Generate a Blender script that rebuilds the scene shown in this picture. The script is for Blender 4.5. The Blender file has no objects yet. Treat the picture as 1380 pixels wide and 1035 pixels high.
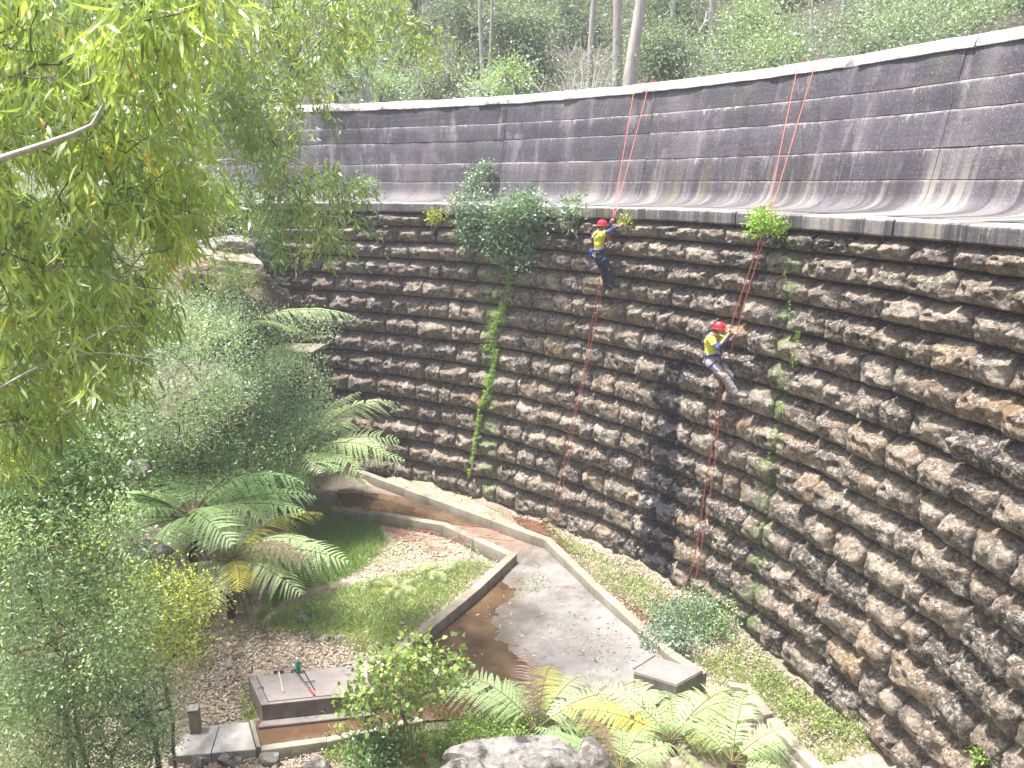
import bpy, bmesh, math, random
import numpy as np
from mathutils import Vector, Matrix, noise as mnoise

# ------------------------------------------------------------------ camera, sky, sun, exposure
EYE = 9.0
PITCH = math.radians(14.52)
FPX = 1036.0
scn = bpy.context.scene
cam_data = bpy.data.cameras.new('camera')
cam_data.sensor_width = 36.0
cam_data.lens = 36.0 * FPX / 1380.0
cam_data.clip_start = 0.1
cam_data.clip_end = 600.0
cam = bpy.data.objects.new('camera', cam_data)
scn.collection.objects.link(cam)
cam.location = (0, 0, EYE)
cam.rotation_euler = (math.pi / 2 - PITCH, 0, 0)
scn.camera = cam

SUN_EL, SUN_AZ = math.radians(74), math.radians(-92)      # azimuth clockwise from +Y
world = bpy.data.worlds.new('World')
scn.world = world
world.use_nodes = True
wn = world.node_tree
sky = wn.nodes.new('ShaderNodeTexSky')
sky.sky_type = 'NISHITA'
sky.sun_disc = False
sky.sun_elevation = SUN_EL
sky.sun_rotation = SUN_AZ
sky.air_density = 1.0
sky.dust_density = 4.0
sky.ozone_density = 1.0
bg = wn.nodes['Background']
bg.inputs['Strength'].default_value = 0.125
wn.links.new(sky.outputs['Color'], bg.inputs['Color'])
sun_data = bpy.data.lights.new('sun', 'SUN')
sun_data.energy = 4.9
sun_data.angle = math.radians(4)
sun_data.color = (1.0, 0.968, 0.925)
sun = bpy.data.objects.new('sun', sun_data)
scn.collection.objects.link(sun)
sd = Vector((math.sin(SUN_AZ) * math.cos(SUN_EL), math.cos(SUN_AZ) * math.cos(SUN_EL), math.sin(SUN_EL)))
sun.rotation_euler = sd.to_track_quat('Z', 'Y').to_euler()
sun.location = (0, 0, 60)
vs = scn.view_settings
vs.view_transform = 'Standard'
vs.look = 'None'
vs.gamma = 1.0
vs.exposure = 1.5
vs.use_curve_mapping = False
scn.render.engine = 'CYCLES'
scn.cycles.max_bounces = 5
scn.cycles.diffuse_bounces = 2
scn.cycles.glossy_bounces = 2
scn.cycles.transmission_bounces = 4
scn.cycles.transparent_max_bounces = 4
scn.cycles.use_denoising = True
scn.cycles.use_adaptive_sampling = True
scn.cycles.adaptive_threshold = 0.03
scn.cycles.caustics_reflective = False
scn.cycles.caustics_refractive = False

rng = np.random.default_rng(11)
random.seed(5)
R_ = math.radians

# ------------------------------------------------------------------ helpers
def G(px, py, z=0.0):
    """ground point seen at a photo pixel, on the level plane z"""
    u = (px - 690) / FPX; v = (py - 517.5) / FPX
    c, s = math.cos(PITCH), math.sin(PITCH)
    zd = -s - v * c
    t = (z - EYE) / zd
    return Vector((u * t, (c - v * s) * t, z))

def A(px, py, Y):
    """point at a photo pixel at forward distance Y"""
    u = (px - 690) / FPX; v = (py - 517.5) / FPX
    c, s = math.cos(PITCH), math.sin(PITCH)
    t = Y / (c - v * s)
    return Vector((u * t, Y, EYE + (-s - v * c) * t))

def link(o, parent=None):
    scn.collection.objects.link(o)
    if parent is not None:
        o.parent = parent
    return o

def mesh_np(name, V, F, mat=None, smooth=False, attrs=None, uv=None):
    """mesh from numpy verts and a list of face arrays (each n x k)"""
    me = bpy.data.meshes.new(name)
    V = np.asarray(V, dtype=np.float32)
    if not isinstance(F, (list, tuple)):
        F = [F]
    F = [np.asarray(f, dtype=np.int32) for f in F if len(f)]
    loops = np.concatenate([f.ravel() for f in F])
    totals = np.concatenate([np.full(len(f), f.shape[1], dtype=np.int32) for f in F])
    starts = np.concatenate([[0], np.cumsum(totals)[:-1]]).astype(np.int32)
    me.vertices.add(len(V)); me.vertices.foreach_set('co', V.ravel())
    me.loops.add(len(loops)); me.loops.foreach_set('vertex_index', loops)
    me.polygons.add(len(totals)); me.polygons.foreach_set('loop_start', starts)
    me.polygons.foreach_set('loop_total', totals)
    if smooth:
        me.polygons.foreach_set('use_smooth', np.ones(len(totals), dtype=bool))
    for k, a in (attrs or {}).items():
        at = me.attributes.new(k, 'FLOAT', 'POINT')
        at.data.foreach_set('value', np.asarray(a, dtype=np.float32))
    if uv is not None:
        ul = me.uv_layers.new(name='UVMap')
        ul.data.foreach_set('uv', np.asarray(uv, dtype=np.float32)[loops].ravel())
    me.update(calc_edges=True)
    me.validate()
    if mat is not None:
        me.materials.append(mat)
    return me

def obj(name, me, parent=None, loc=None, rot=None, scale=None):
    o = bpy.data.objects.new(name, me)
    link(o, parent)
    if loc is not None: o.location = loc
    if rot is not None: o.rotation_euler = rot
    if scale is not None: o.scale = scale
    return o

def empty(name, loc=(0, 0, 0)):
    o = bpy.data.objects.new(name, None)
    o.empty_display_size = 0.2
    link(o); o.location = loc
    return o

def tag(o, label=None, cat=None, group=None, kind=None):
    if label: o['label'] = label
    if cat: o['category'] = cat
    if group: o['group'] = group
    if kind: o['kind'] = kind
    return o

class MB:
    """collects boxes and tubes into one mesh"""
    def __init__(self): self.v = []; self.f3 = []; self.f4 = []
    def add(self, V, F):
        b = sum(len(x) for x in self.v)
        self.v.append(np.asarray(V, dtype=float))
        F = np.asarray(F) + b
        (self.f4 if F.shape[1] == 4 else self.f3).append(F)
    def box(self, c, size, rotz=0.0, tilt=0.0):
        x, y, z = [s / 2 for s in size]
        V = np.array([[sx * x, sy * y, sz * z] for sx in (-1, 1) for sy in (-1, 1) for sz in (-1, 1)])
        M = np.array(Matrix.Rotation(rotz, 3, 'Z') @ Matrix.Rotation(tilt, 3, 'X'))
        V = V @ M.T + np.array(c)
        self.add(V, [[0, 1, 3, 2], [4, 6, 7, 5], [0, 4, 5, 1], [2, 3, 7, 6], [0, 2, 6, 4], [1, 5, 7, 3]])
    def tube(self, pts, rad, n=6, cap=True):
        P = np.asarray([tuple(p) for p in pts], dtype=float)
        k = len(P)
        rad = np.full(k, rad) if np.isscalar(rad) else np.asarray(rad, dtype=float)
        T = np.gradient(P, axis=0)
        T /= np.linalg.norm(T, axis=1)[:, None] + 1e-9
        ref = np.array([0.0, 0, 1]) if abs(T[:, 2]).mean() < 0.9 else np.array([1.0, 0, 0])
        a = np.cross(T, ref); a /= np.linalg.norm(a, axis=1)[:, None] + 1e-9
        b = np.cross(T, a)
        th = np.linspace(0, 2 * math.pi, n, endpoint=False)
        V = P[:, None, :] + rad[:, None, None] * (a[:, None, :] * np.cos(th)[None, :, None] + b[:, None, :] * np.sin(th)[None, :, None])
        F = []
        for i in range(k - 1):
            for j in range(n):
                F.append([i * n + j, i * n + (j + 1) % n, (i + 1) * n + (j + 1) % n, (i + 1) * n + j])
        self.add(V.reshape(-1, 3), F)
        if cap:
            for i, s in ((0, 1), (k - 1, -1)):
                ring = V[i]; c = P[i]
                Vc = np.vstack([ring, c]); Fc = [[j, (j + 1) % n, n] if s < 0 else [(j + 1) % n, j, n] for j in range(n)]
                self.add(Vc, Fc)
    def mesh(self, name, mat=None, smooth=False, attrs=None):
        V = np.vstack(self.v)
        F = []
        if self.f4: F.append(np.vstack(self.f4))
        if self.f3: F.append(np.vstack(self.f3))
        return mesh_np(name, V, F, mat, smooth, attrs)
    def build(self, name, mat, parent=None, smooth=False, bevel=0.0, loc=None):
        o = obj(name, self.mesh(name, mat, smooth), parent, loc)
        if bevel:
            m = o.modifiers.new('bevel', 'BEVEL'); m.width = bevel; m.segments = 2; m.limit_method = 'ANGLE'
        return o

def vnoise(P, scale=1.0, seed=0, octaves=3):
    """cheap vectorised value noise, P n x 2 or n x 3, about -1..1"""
    P = np.asarray(P, dtype=float) * scale
    d = P.shape[1]
    out = np.zeros(len(P)); amp = 1.0; tot = 0
    for o in range(octaves):
        Q = P * 2 ** o + 17.3 * o
        I = np.floor(Q).astype(np.int64); f = Q - I; f = f * f * (3 - 2 * f)
        val = np.zeros(len(P))
        for c in range(2 ** d):
            w = np.ones(len(P)); h = np.full(len(P), seed * 7919 + o * 104729, dtype=np.int64)
            for k in range(d):
                b = (c >> k) & 1
                w *= f[:, k] if b else 1 - f[:, k]
                h = (h * 1103515245 + (I[:, k] + b) * (374761393, 668265263, 2147483647)[k]) & 0x7fffffff
                h = h ^ (h >> 13)
            h = (h * 1274126177) & 0x7fffffff
            h = h ^ (h >> 16)
            val += w * ((h & 0xffff) / 32767.5 - 1)
        out += amp * val; tot += amp; amp *= 0.5
    return out / tot * 1.4

def sstep(a, b, x):
    t = np.clip((np.asarray(x, dtype=float) - a) / (b - a), 0, 1)
    return t * t * (3 - 2 * t)

# ------------------------------------------------------------------ materials
class NT:
    def __init__(self, name):
        self.m = bpy.data.materials.new(name); self.m.use_nodes = True
        self.t = self.m.node_tree; self.n = self.t.nodes; self.l = self.t.links
        self.b = self.n['Principled BSDF']; self.out = self.n['Material Output']
    def new(self, ty, **kw):
        n = self.n.new(ty)
        for k, v in kw.items(): setattr(n, k, v)
        return n
    def put(self, sock, v):
        if isinstance(v, bpy.types.NodeSocket): self.l.new(v, sock)
        elif v is not None:
            if sock.type == 'RGBA' and len(v) == 3: v = (*v, 1)
            sock.default_value = v
    def pos(self):
        return self.new('ShaderNodeNewGeometry').outputs['Position']
    def noise(self, vec, scale, detail=4, rough=0.6, dist=0.0, col=False):
        n = self.new('ShaderNodeTexNoise'); self.put(n.inputs['Vector'], vec)
        n.inputs['Scale'].default_value = scale; n.inputs['Detail'].default_value = detail
        n.inputs['Roughness'].default_value = rough; n.inputs['Distortion'].default_value = dist
        return n.outputs['Color' if col else 'Fac']
    def voro(self, vec, scale, feature='F1', out='Distance'):
        n = self.new('ShaderNodeTexVoronoi', feature=feature); self.put(n.inputs['Vector'], vec)
        n.inputs['Scale'].default_value = scale
        return n.outputs[out]
    def map(self, vec, scale=(1, 1, 1), loc=(0, 0, 0)):
        n = self.new('ShaderNodeMapping'); self.put(n.inputs['Vector'], vec)
        n.inputs['Scale'].default_value = scale; n.inputs['Location'].default_value = loc
        return n.outputs['Vector']
    def ramp(self, fac, stops, interp='LINEAR'):
        n = self.new('ShaderNodeValToRGB'); self.put(n.inputs['Fac'], fac)
        n.color_ramp.interpolation = interp
        e = n.color_ramp.elements
        while len(e) < len(stops): e.new(0.5)
        for i, (p, c) in enumerate(stops):
            e[i].position = p
            e[i].color = (*c, 1) if not np.isscalar(c) else (c, c, c, 1)
        return n.outputs['Color']
    def mix(self, fac, a, b, mode='MIX'):
        n = self.new('ShaderNodeMix', data_type='RGBA', blend_type=mode)
        self.put(n.inputs['Factor'], fac); self.put(n.inputs[6], a); self.put(n.inputs[7], b)
        return n.outputs[2]
    def math(self, op, a, b=None, c=None, clamp=False):
        n = self.new('ShaderNodeMath', operation=op, use_clamp=clamp)
        self.put(n.inputs[0], a)
        if b is not None: self.put(n.inputs[1], b)
        if c is not None: self.put(n.inputs[2], c)
        return n.outputs[0]
    def remap(self, v, a, b, c=0.0, d=1.0, smooth=False):
        n = self.new('ShaderNodeMapRange'); n.clamp = True
        if smooth: n.interpolation_type = 'SMOOTHSTEP'
        self.put(n.inputs['Value'], v)
        for k, x in zip(('From Min', 'From Max', 'To Min', 'To Max'), (a, b, c, d)): n.inputs[k].default_value = x
        return n.outputs['Result']
    def attr(self, name, out='Fac'):
        n = self.new('ShaderNodeAttribute'); n.attribute_name = name
        return n.outputs[out]
    def rand(self):
        return self.new('ShaderNodeObjectInfo').outputs['Random']
    def sep(self, vec):
        n = self.new('ShaderNodeSeparateXYZ'); self.put(n.inputs[0], vec); return n.outputs
    def comb(self, x, y, z):
        n = self.new('ShaderNodeCombineXYZ')
        self.put(n.inputs[0], x); self.put(n.inputs[1], y); self.put(n.inputs[2], z); return n.outputs[0]
    def bump(self, h, strength=0.5, dist=0.02, normal=None):
        n = self.new('ShaderNodeBump'); n.inputs['Strength'].default_value = strength
        n.inputs['Distance'].default_value = dist; self.put(n.inputs['Height'], h)
        if normal is not None: self.put(n.inputs['Normal'], normal)
        return n.outputs['Normal']
    def done(self, color=None, rough=None, normal=None, spec=None, metal=None):
        if color is not None: self.put(self.b.inputs['Base Color'], color)
        if rough is not None: self.put(self.b.inputs['Roughness'], rough)
        if normal is not None: self.put(self.b.inputs['Normal'], normal)
        if spec is not None: self.put(self.b.inputs['Specular IOR Level'], spec)
        if metal is not None: self.put(self.b.inputs['Metallic'], metal)
        return self.m

def leaf_mat(name, stops, rough=0.42, trans=0.35, spec=0.5, tint=(1.25, 1.3, 0.5)):
    """thin leaf: per-leaf colour by the rnd attribute, light let through"""
    n = NT(name)
    col = n.ramp(n.attr('rnd'), stops)
    p = n.noise(n.pos(), 1.3, 2)
    col = n.mix(n.remap(p, 0.3, 0.7, 0.0, 0.35), col, n.mix(1.0, col, (0.72, 0.78, 0.75), 'MULTIPLY'))
    n.done(col, rough, None, spec)
    tr = n.new('ShaderNodeBsdfTranslucent')
    n.put(tr.inputs['Color'], n.mix(1.0, col, tint, 'MULTIPLY'))
    mx = n.new('ShaderNodeMixShader'); mx.inputs[0].default_value = trans
    n.l.new(n.b.outputs[0], mx.inputs[1]); n.l.new(tr.outputs[0], mx.inputs[2])
    n.l.new(mx.outputs[0], n.out.inputs['Surface'])
    return n.m

def flat_mat(name, col, rough=0.6, spec=0.4, metal=0.0, vary=0.15, scale=30.0):
    n = NT(name)
    f = n.noise(n.pos(), scale, 4)
    c2 = tuple(x * (1 - 2 * vary) for x in col)
    return n.done(n.mix(n.remap(f, 0.3, 0.7), c2, col), rough, n.bump(f, 0.15, 0.004), spec, metal)

# ------------------------------------------------------------------ dam geometry
DCX, DCY = -11.38, 6.28
COURSE_Z = [EYE + z for z in (-0.749, -1.143, -1.583, -2.063, -2.579, -3.126, -3.701, -4.298, -4.913, -5.543, -6.181, -6.825, -7.469, -8.109, -8.76, -9.4)]
LIFT_Z = [EYE + z for z in (2.42, 1.77, 1.29, 0.64, 0.09)]
def r_stone(z): return 18.15 - 0.038 * max(8.1 - z, 0)
FLARE = [(9.09, 20.53), (8.86, 20.49), (8.72, 20.42), (8.62, 20.28), (8.555, 20.06), (8.525, 19.7), (8.515, 18.6)]
def r_face(z):
    if z >= 9.09: return 20.55 + (z - 9.09) * 0.2
    if z >= 8.515:
        zz = [a for a, b in FLARE][::-1]; rr = [b for a, b in FLARE][::-1]
        return float(np.interp(z, zz, rr))
    if z >= 8.25: return 17.88
    return r_stone(z)
def wall(t, r, z): return Vector((DCX + r * math.sin(t), DCY + r * math.cos(t), z))
def ray_dir(px, py):
    u = (px - 690) / FPX; v = (py - 517.5) / FPX
    c, s = math.cos(PITCH), math.sin(PITCH)
    return u, c - v * s, -s - v * c
def wall_px(px, py):
    """(t, z) of the dam face at a photo pixel"""
    dx, dy, dz = ray_dir(px, py)
    z = 6.0
    for _ in range(25):
        r = r_face(z)
        a = dx * dx + dy * dy; b = -2 * (dx * DCX + dy * DCY); c = DCX ** 2 + DCY ** 2 - r * r
        k = (-b + math.sqrt(max(b * b - 4 * a * c, 0))) / (2 * a)
        z = 0.5 * z + 0.5 * (EYE + dz * k)
    return math.atan2(k * dx - DCX, k * dy - DCY), z
def on_wall(px, py, off=0.0):
    dx, dy, dz = ray_dir(px, py)
    z = wall_px(px, py)[1]
    for _ in range(12):
        r = r_face(z) - off
        a = dx * dx + dy * dy; b = -2 * (dx * DCX + dy * DCY); c = DCX ** 2 + DCY ** 2 - r * r
        k = (-b + math.sqrt(max(b * b - 4 * a * c, 0))) / (2 * a)
        if z > 8.2: break
        z = 0.5 * z + 0.5 * min(EYE + dz * k, 8.2)
    return Vector((k * dx, k * dy, EYE + dz * k))

# --- materials of the dam
def make_concrete(name, pale=0.0, drip=True, tint=(1, 1, 1)):
    n = NT(name)
    uv = n.new('ShaderNodeUVMap').outputs[0]
    s, v, _ = n.sep(uv)
    pos = n.pos(); z = n.sep(pos)[2]
    sz = n.comb(s, z, 0.0)
    rnd = n.rand()
    big = n.noise(n.map(sz, (1.1, 0.8, 1)), 1.0, 6, 0.72)
    dark, mid, lite = (0.029, 0.026, 0.034), (0.088, 0.078, 0.092), (0.47, 0.44, 0.43)
    c = n.mix(n.remap(n.math('ADD', big, n.math('MULTIPLY', rnd, 0.28)), 0.42, 0.86), dark, mid)
    st = n.noise(n.map(sz, (2.6, 0.45, 1)), 1.0, 5, 0.68)
    c = n.mix(n.remap(st, 0.55, 0.72, 0, 0.65), c, (0.31, 0.29, 0.30))
    st2 = n.noise(n.map(sz, (4.5, 0.5, 1), (5, 3, 0)), 1.0, 5, 0.68)
    c = n.mix(n.remap(st2, 0.52, 0.66, 0, 0.72), c, (0.040, 0.036, 0.046))
    wide = n.noise(n.map(sz, (0.62, 0.08, 1), (9, 1, 0)), 1.0, 3, 0.55)
    c = n.mix(n.remap(wide, 0.53, 0.70, 0, 0.45), c, (0.25, 0.23, 0.235))
    gr = n.noise(n.map(sz, (0.8, 0.5, 1), (2, 7, 0)), 1.0, 4, 0.6)
    c = n.mix(n.remap(gr, 0.60, 0.75, 0, 0.55), c, (0.11, 0.12, 0.055))
    if drip:
        L = n.math('MULTIPLY', n.remap(n.noise(n.comb(n.math('MULTIPLY', s, 11.0), n.math('MULTIPLY', v, 2.0), rnd), 1.0, 4, 0.75), 0.50, 0.86), 0.40)
        d = n.math('MULTIPLY', n.remap(n.math('SUBTRACT', L, v), 0.0, 0.12), n.remap(n.noise(pos, 16.0, 3, 0.7), 0.35, 0.6))
        gate = n.remap(n.noise(n.comb(n.math('MULTIPLY', s, 0.8), n.math('MULTIPLY', rnd, 9.0), 0.0), 1.0, 2), 0.36, 0.55)
        c = n.mix(n.math('MULTIPLY', d, n.math('MULTIPLY', gate, 0.9)), c, lite)
        edge = n.math('MULTIPLY', n.remap(v, 0.05, 0.008), n.remap(n.noise(n.comb(n.math('MULTIPLY', s, 5.0), z, 0.0), 1.0, 3), 0.35, 0.6, 0.1, 0.85))
        c = n.mix(edge, c, (0.40, 0.37, 0.34))
    blot = n.noise(n.map(sz, (0.9, 0.7, 1), (21, 4, 0)), 1.0, 6, 0.7)
    c = n.mix(n.remap(blot, 0.52, 0.60, 0, 0.6), c, (0.032, 0.027, 0.036))
    c = n.mix(n.remap(blot, 0.42, 0.34, 0, 0.45), c, (0.20, 0.18, 0.185))
    if pale:
        pn = n.noise(n.map(sz, (1.7, 1.4, 1)), 1.0, 5, 0.7)
        c = n.mix(n.math('MULTIPLY', n.remap(pn, 0.32, 0.52), n.math('MULTIPLY', pale, n.remap(v, 0.28, 0.50, 0.25, 1.0) if name.endswith('foot') else 1.0)), c, (0.56, 0.53, 0.49))
    sp = n.noise(pos, 30.0, 4, 0.75)
    c = n.mix(n.remap(sp, 0.56, 0.68, 0, 0.5), c, (0.36, 0.335, 0.33))
    c = n.mix(n.remap(sp, 0.46, 0.34, 0, 0.6), c, (0.035, 0.032, 0.038))
    runs = n.noise(n.map(sz, (2.2, 0.05, 1), (3, 0, 0)), 1.0, 5, 0.75)
    low = n.remap(z, 9.75, 8.9) if not name.endswith('crest') else 0.0
    low = n.math('MULTIPLY', low, n.remap(s, 9.0, 21.0, 0.25, 1.0))
    c = n.mix(n.math('MULTIPLY', low, n.remap(n.math('ADD', runs, n.math('MULTIPLY', n.math('SUBTRACT', blot, 0.5), 0.25)), 0.52, 0.62, 0, 0.6)), c, (0.33, 0.30, 0.25))
    c = n.mix(n.math('MULTIPLY', low, n.remap(runs, 0.47, 0.40, 0, 0.8)), c, (0.032, 0.028, 0.034))
    ol = n.noise(n.map(sz, (1.3, 0.06, 1), (13, 0, 0)), 1.0, 3, 0.6)
    c = n.mix(n.math('MULTIPLY', low, n.remap(ol, 0.58, 0.66, 0, 0.5)), c, (0.13, 0.125, 0.04))
    c = n.mix(1.0, c, tint, 'MULTIPLY')
    board = n.noise(n.map(sz, (0.5, 9.0, 1)), 1.0, 3, 0.6)
    pit = n.noise(pos, 14.0, 6, 0.7)
    nor = n.bump(board, 0.35, 0.02)
    nor = n.bump(pit, 0.45, 0.02, nor)
    return n.done(c, n.remap(st2, 0.4, 0.8, 0.8, 0.5), nor, 0.35)

M = {}
M['concrete'] = make_concrete('weathered_concrete')
M['concrete_flare'] = make_concrete('weathered_concrete_foot', 0.12)
M['concrete_ledge'] = make_concrete('weathered_concrete_ledge', 0.12)
M['concrete_crest'] = make_concrete('weathered_concrete_crest', 0.8, False, (1.15, 1.13, 1.1))

MOSS_T = wall_px(668, 470)[0]
WET_T = wall_px(905, 620)[0]
MOSS2_T = wall_px(1062, 500)[0]
def make_stone():
    n = NT('quarry_faced_sandstone')
    pos = n.pos()
    x, y, z = n.sep(pos)
    ang = n.math('ARCTAN2', n.math('SUBTRACT', x, DCX), n.math('SUBTRACT', y, DCY))
    s = n.math('MULTIPLY', ang, 18.0)
    r = n.math('FRACT', n.math('ADD', n.rand(), n.attr('rnd')))
    r2 = n.math('FRACT', n.math('MULTIPLY', r, 7.13))
    base = n.ramp(r, [(0.0, (0.095, 0.075, 0.060)), (0.3, (0.19, 0.145, 0.105)), (0.55, (0.255, 0.20, 0.142)), (0.82, (0.35, 0.295, 0.235)), (0.97, (0.29, 0.215, 0.135)), (1.0, (0.32, 0.22, 0.12))])
    a = n.noise(pos, 3.2, 4, 0.68)
    c = n.mix(n.remap(a, 0.40, 0.64), n.mix(1.0, base, (0.36, 0.34, 0.35), 'MULTIPLY'), n.mix(1.0, base, (1.35, 1.33, 1.30), 'MULTIPLY'))
    lich = n.noise(pos, 13.0, 5, 0.78)
    c = n.mix(n.remap(lich, 0.49, 0.62, 0, 0.85), c, (0.57, 0.525, 0.46))
    och = n.noise(pos, 2.1, 2, 0.6)
    c = n.mix(n.math('MULTIPLY', n.remap(och, 0.55, 0.72), n.remap(r2, 0.45, 0.9, 0, 0.8)), c, (0.27, 0.165, 0.065))
    dk = n.noise(n.map(n.comb(s, z, 0.0), (1.1, 0.5, 1)), 1.0, 3, 0.65)
    c = n.mix(n.remap(dk, 0.54, 0.70, 0, 0.5), c, (0.050, 0.044, 0.048))
    # far end of the wall blacker: shade and wet staining put into the colour
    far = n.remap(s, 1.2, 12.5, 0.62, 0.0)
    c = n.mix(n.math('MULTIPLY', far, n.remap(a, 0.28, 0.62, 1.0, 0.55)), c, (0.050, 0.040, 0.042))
    # seep: black wet streak down the wall
    wob = n.math('MULTIPLY', n.math('SUBTRACT', n.noise(n.comb(0.0, z, 0.0), 0.9, 3), 0.5), 1.1)
    d = n.math('ABSOLUTE', n.math('SUBTRACT', s, n.math('ADD', wob, WET_T * 18.0)))
    wid = n.remap(z, 0.0, 7.0, 0.72, 0.22)
    wet = n.remap(n.math('SUBTRACT', n.math('ADD', d, n.math('ADD', n.math('MULTIPLY', n.math('SUBTRACT', a, 0.5), 2.6), n.math('MULTIPLY', n.math('SUBTRACT', lich, 0.5), 1.0))), wid), 0.10, -0.10)
    wet = n.math('MULTIPLY', wet, n.remap(z, 7.3, 5.2))
    c = n.mix(n.math('MULTIPLY', wet, 0.93), c, (0.013, 0.014, 0.022))
    # moss runs
    for T, w, zt, k in ((MOSS_T, 0.20, 7.6, 0.45), (MOSS2_T, 0.10, 7.9, 0.45)):
        wob = n.math('MULTIPLY', n.math('SUBTRACT', n.noise(n.comb(3.0 + T, n.math('MULTIPLY', z, 1.0), 0.0), 1.2, 3), 0.5), 0.8)
        d = n.math('ABSOLUTE', n.math('SUBTRACT', s, n.math('ADD', wob, T * 18.0)))
        m = n.remap(n.math('ADD', d, n.math('MULTIPLY', n.math('SUBTRACT', lich, 0.5), 1.1)), w + 0.12, w - 0.08)
        m = n.math('MULTIPLY', m, n.remap(z, zt + 0.3, zt - 0.2))
        c = n.mix(n.math('MULTIPLY', m, k * 1.3), c, (0.15, 0.24, 0.05))
    pits = n.voro(pos, 17.0)
    pm = n.math('MULTIPLY', n.remap(pits, 0.16, 0.30, 1, 0), n.remap(n.noise(pos, 4.0, 2), 0.46, 0.56))
    c = n.mix(n.math('MULTIPLY', pm, 0.8), c, (0.03, 0.026, 0.024))
    h = n.noise(pos, 10.0, 6, 0.78)
    h = n.math('SUBTRACT', h, n.math('MULTIPLY', pm, 0.5))
    nor = n.bump(h, 1.0, 0.11)
    rough = n.math('SUBTRACT', n.remap(lich, 0.35, 0.7, 0.52, 0.8), n.math('MULTIPLY', wet, 0.38))
    return n.done(c, rough, nor, 0.5)
M['stone'] = make_stone()
nj = NT('dark_mortar'); M['mortar'] = nj.done(nj.mix(nj.noise(nj.pos(), 6.0, 5), (0.02, 0.017, 0.016), (0.075, 0.065, 0.055)), 0.9, nj.bump(nj.noise(nj.pos(), 20, 5), 0.8, 0.03))

# --- stone block shapes: rough quarry faces cut by random facets
NU, NV = 26, 18
def block_shape(w, h, seed):
    g = np.random.default_rng(seed)
    u = np.linspace(-1, 1, NU); v = np.linspace(-1, 1, NV)
    U, V = np.meshgrid(u, v, indexing='ij')
    top = g.uniform(0.28, 0.34); vb = g.uniform(0.08, 0.34); te = g.uniform(0.0, 0.02); be = g.uniform(0.05, 0.11)
    p = np.minimum(top - (top - te) * np.clip((V - vb) / (1 - vb), 0, 1) ** 0.8, be + (top - be) * np.clip((V + 1) / (vb + 1), 0, 1) ** 0.42)
    p = p + g.uniform(-0.035, 0.035) * U
    for _ in range(g.integers(2, 5)):                                                     # broken facets
        an = g.uniform(0, 6.28); st = g.uniform(0.05, 0.18); o = g.uniform(0.24, 0.33)
        p = np.minimum(p, o + st * (math.cos(an) * U + math.sin(an) * V * 0.5) + 0.02)
    P2 = np.stack([U.ravel() * w * 0.5 + seed * 3.1, V.ravel() * h * 0.5], 1)
    nz = vnoise(P2, 6.5, seed, 4).reshape(U.shape); rid = 1 - np.abs(vnoise(P2, 3.0, seed + 50, 3)).reshape(U.shape)
    p = p + 0.034 * nz + 0.035 * (rid - 0.65) + 0.016 * vnoise(P2 + 77, 14.0, seed + 7, 2).reshape(U.shape)
    for _ in range(g.integers(0, 3)):                                                     # weathered holes
        cu, cv, rr = g.uniform(-0.7, 0.7), g.uniform(-0.5, 0.7), g.uniform(0.05, 0.1)
        dd = np.hypot((U - cu) * w * 0.5, (V - cv) * h * 0.5)
        p = p - 0.10 * np.clip(1 - dd / rr, 0, 1) ** 0.7
    p = np.clip(p, 0.008, 0.44)
    eu = np.clip((1 - np.abs(U)) * w * 0.5 / 0.038, 0, 1); ev = np.clip((1 - np.abs(V)) * h * 0.5 / 0.012, 0, 1)
    p = p - 0.13 * (1 - np.sqrt(eu)) - 0.02 * (1 - ev)
    p = np.maximum(p, 0.0)
    jx = 0.012 * vnoise(P2 + 9, 6, seed + 3, 2).reshape(U.shape); jz = 0.010 * vnoise(P2 + 19, 6, seed + 4, 2).reshape(U.shape)
    X = U * (w * 0.5 - 0.004) + jx; Z = V * (h * 0.5 - 0.022) + jz
    Vt = np.stack([X, -p, Z], -1).reshape(-1, 3)
    idx = np.arange(NU * NV).reshape(NU, NV)
    F = np.stack([idx[:-1, :-1], idx[1:, :-1], idx[1:, 1:], idx[:-1, 1:]], -1).reshape(-1, 4)
    ring = np.concatenate([idx[:, 0], idx[-1, 1:], idx[-2::-1, -1], idx[0, -2:0:-1]])
    B = Vt[ring].copy(); B[:, 1] = 0.14
    k = len(Vt); m = len(ring); Vt = np.vstack([Vt, B])
    a = np.arange(m); b = (a + 1) % m
    S = np.stack([ring[a], k + a, k + b, ring[b]], -1)
    return Vt, np.vstack([F, S])
WCLASS = (0.46, 0.60, 0.76, 0.98)
NVAR = 14
SHAPES = [[block_shape(w, 0.58, 100 * i + j) for j in range(NVAR)] for i, w in enumerate(WCLASS)]
BLOCK_ME = [[mesh_np('stone_block', *s, M['stone']) for s in row] for row in SHAPES]

dam = empty('dam_wall', wall(0.75, 18.2, 0.0))
tag(dam, 'curved dam wall of rough brown stone courses under a dark stained concrete top', 'dam wall', None, 'thing')
bpy.context.view_layer.update()
DAM_INV = Matrix.Translation(-dam.location)
def dam_child(o):
    o.parent = dam; o.matrix_parent_inverse = DAM_INV
    return o

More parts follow.
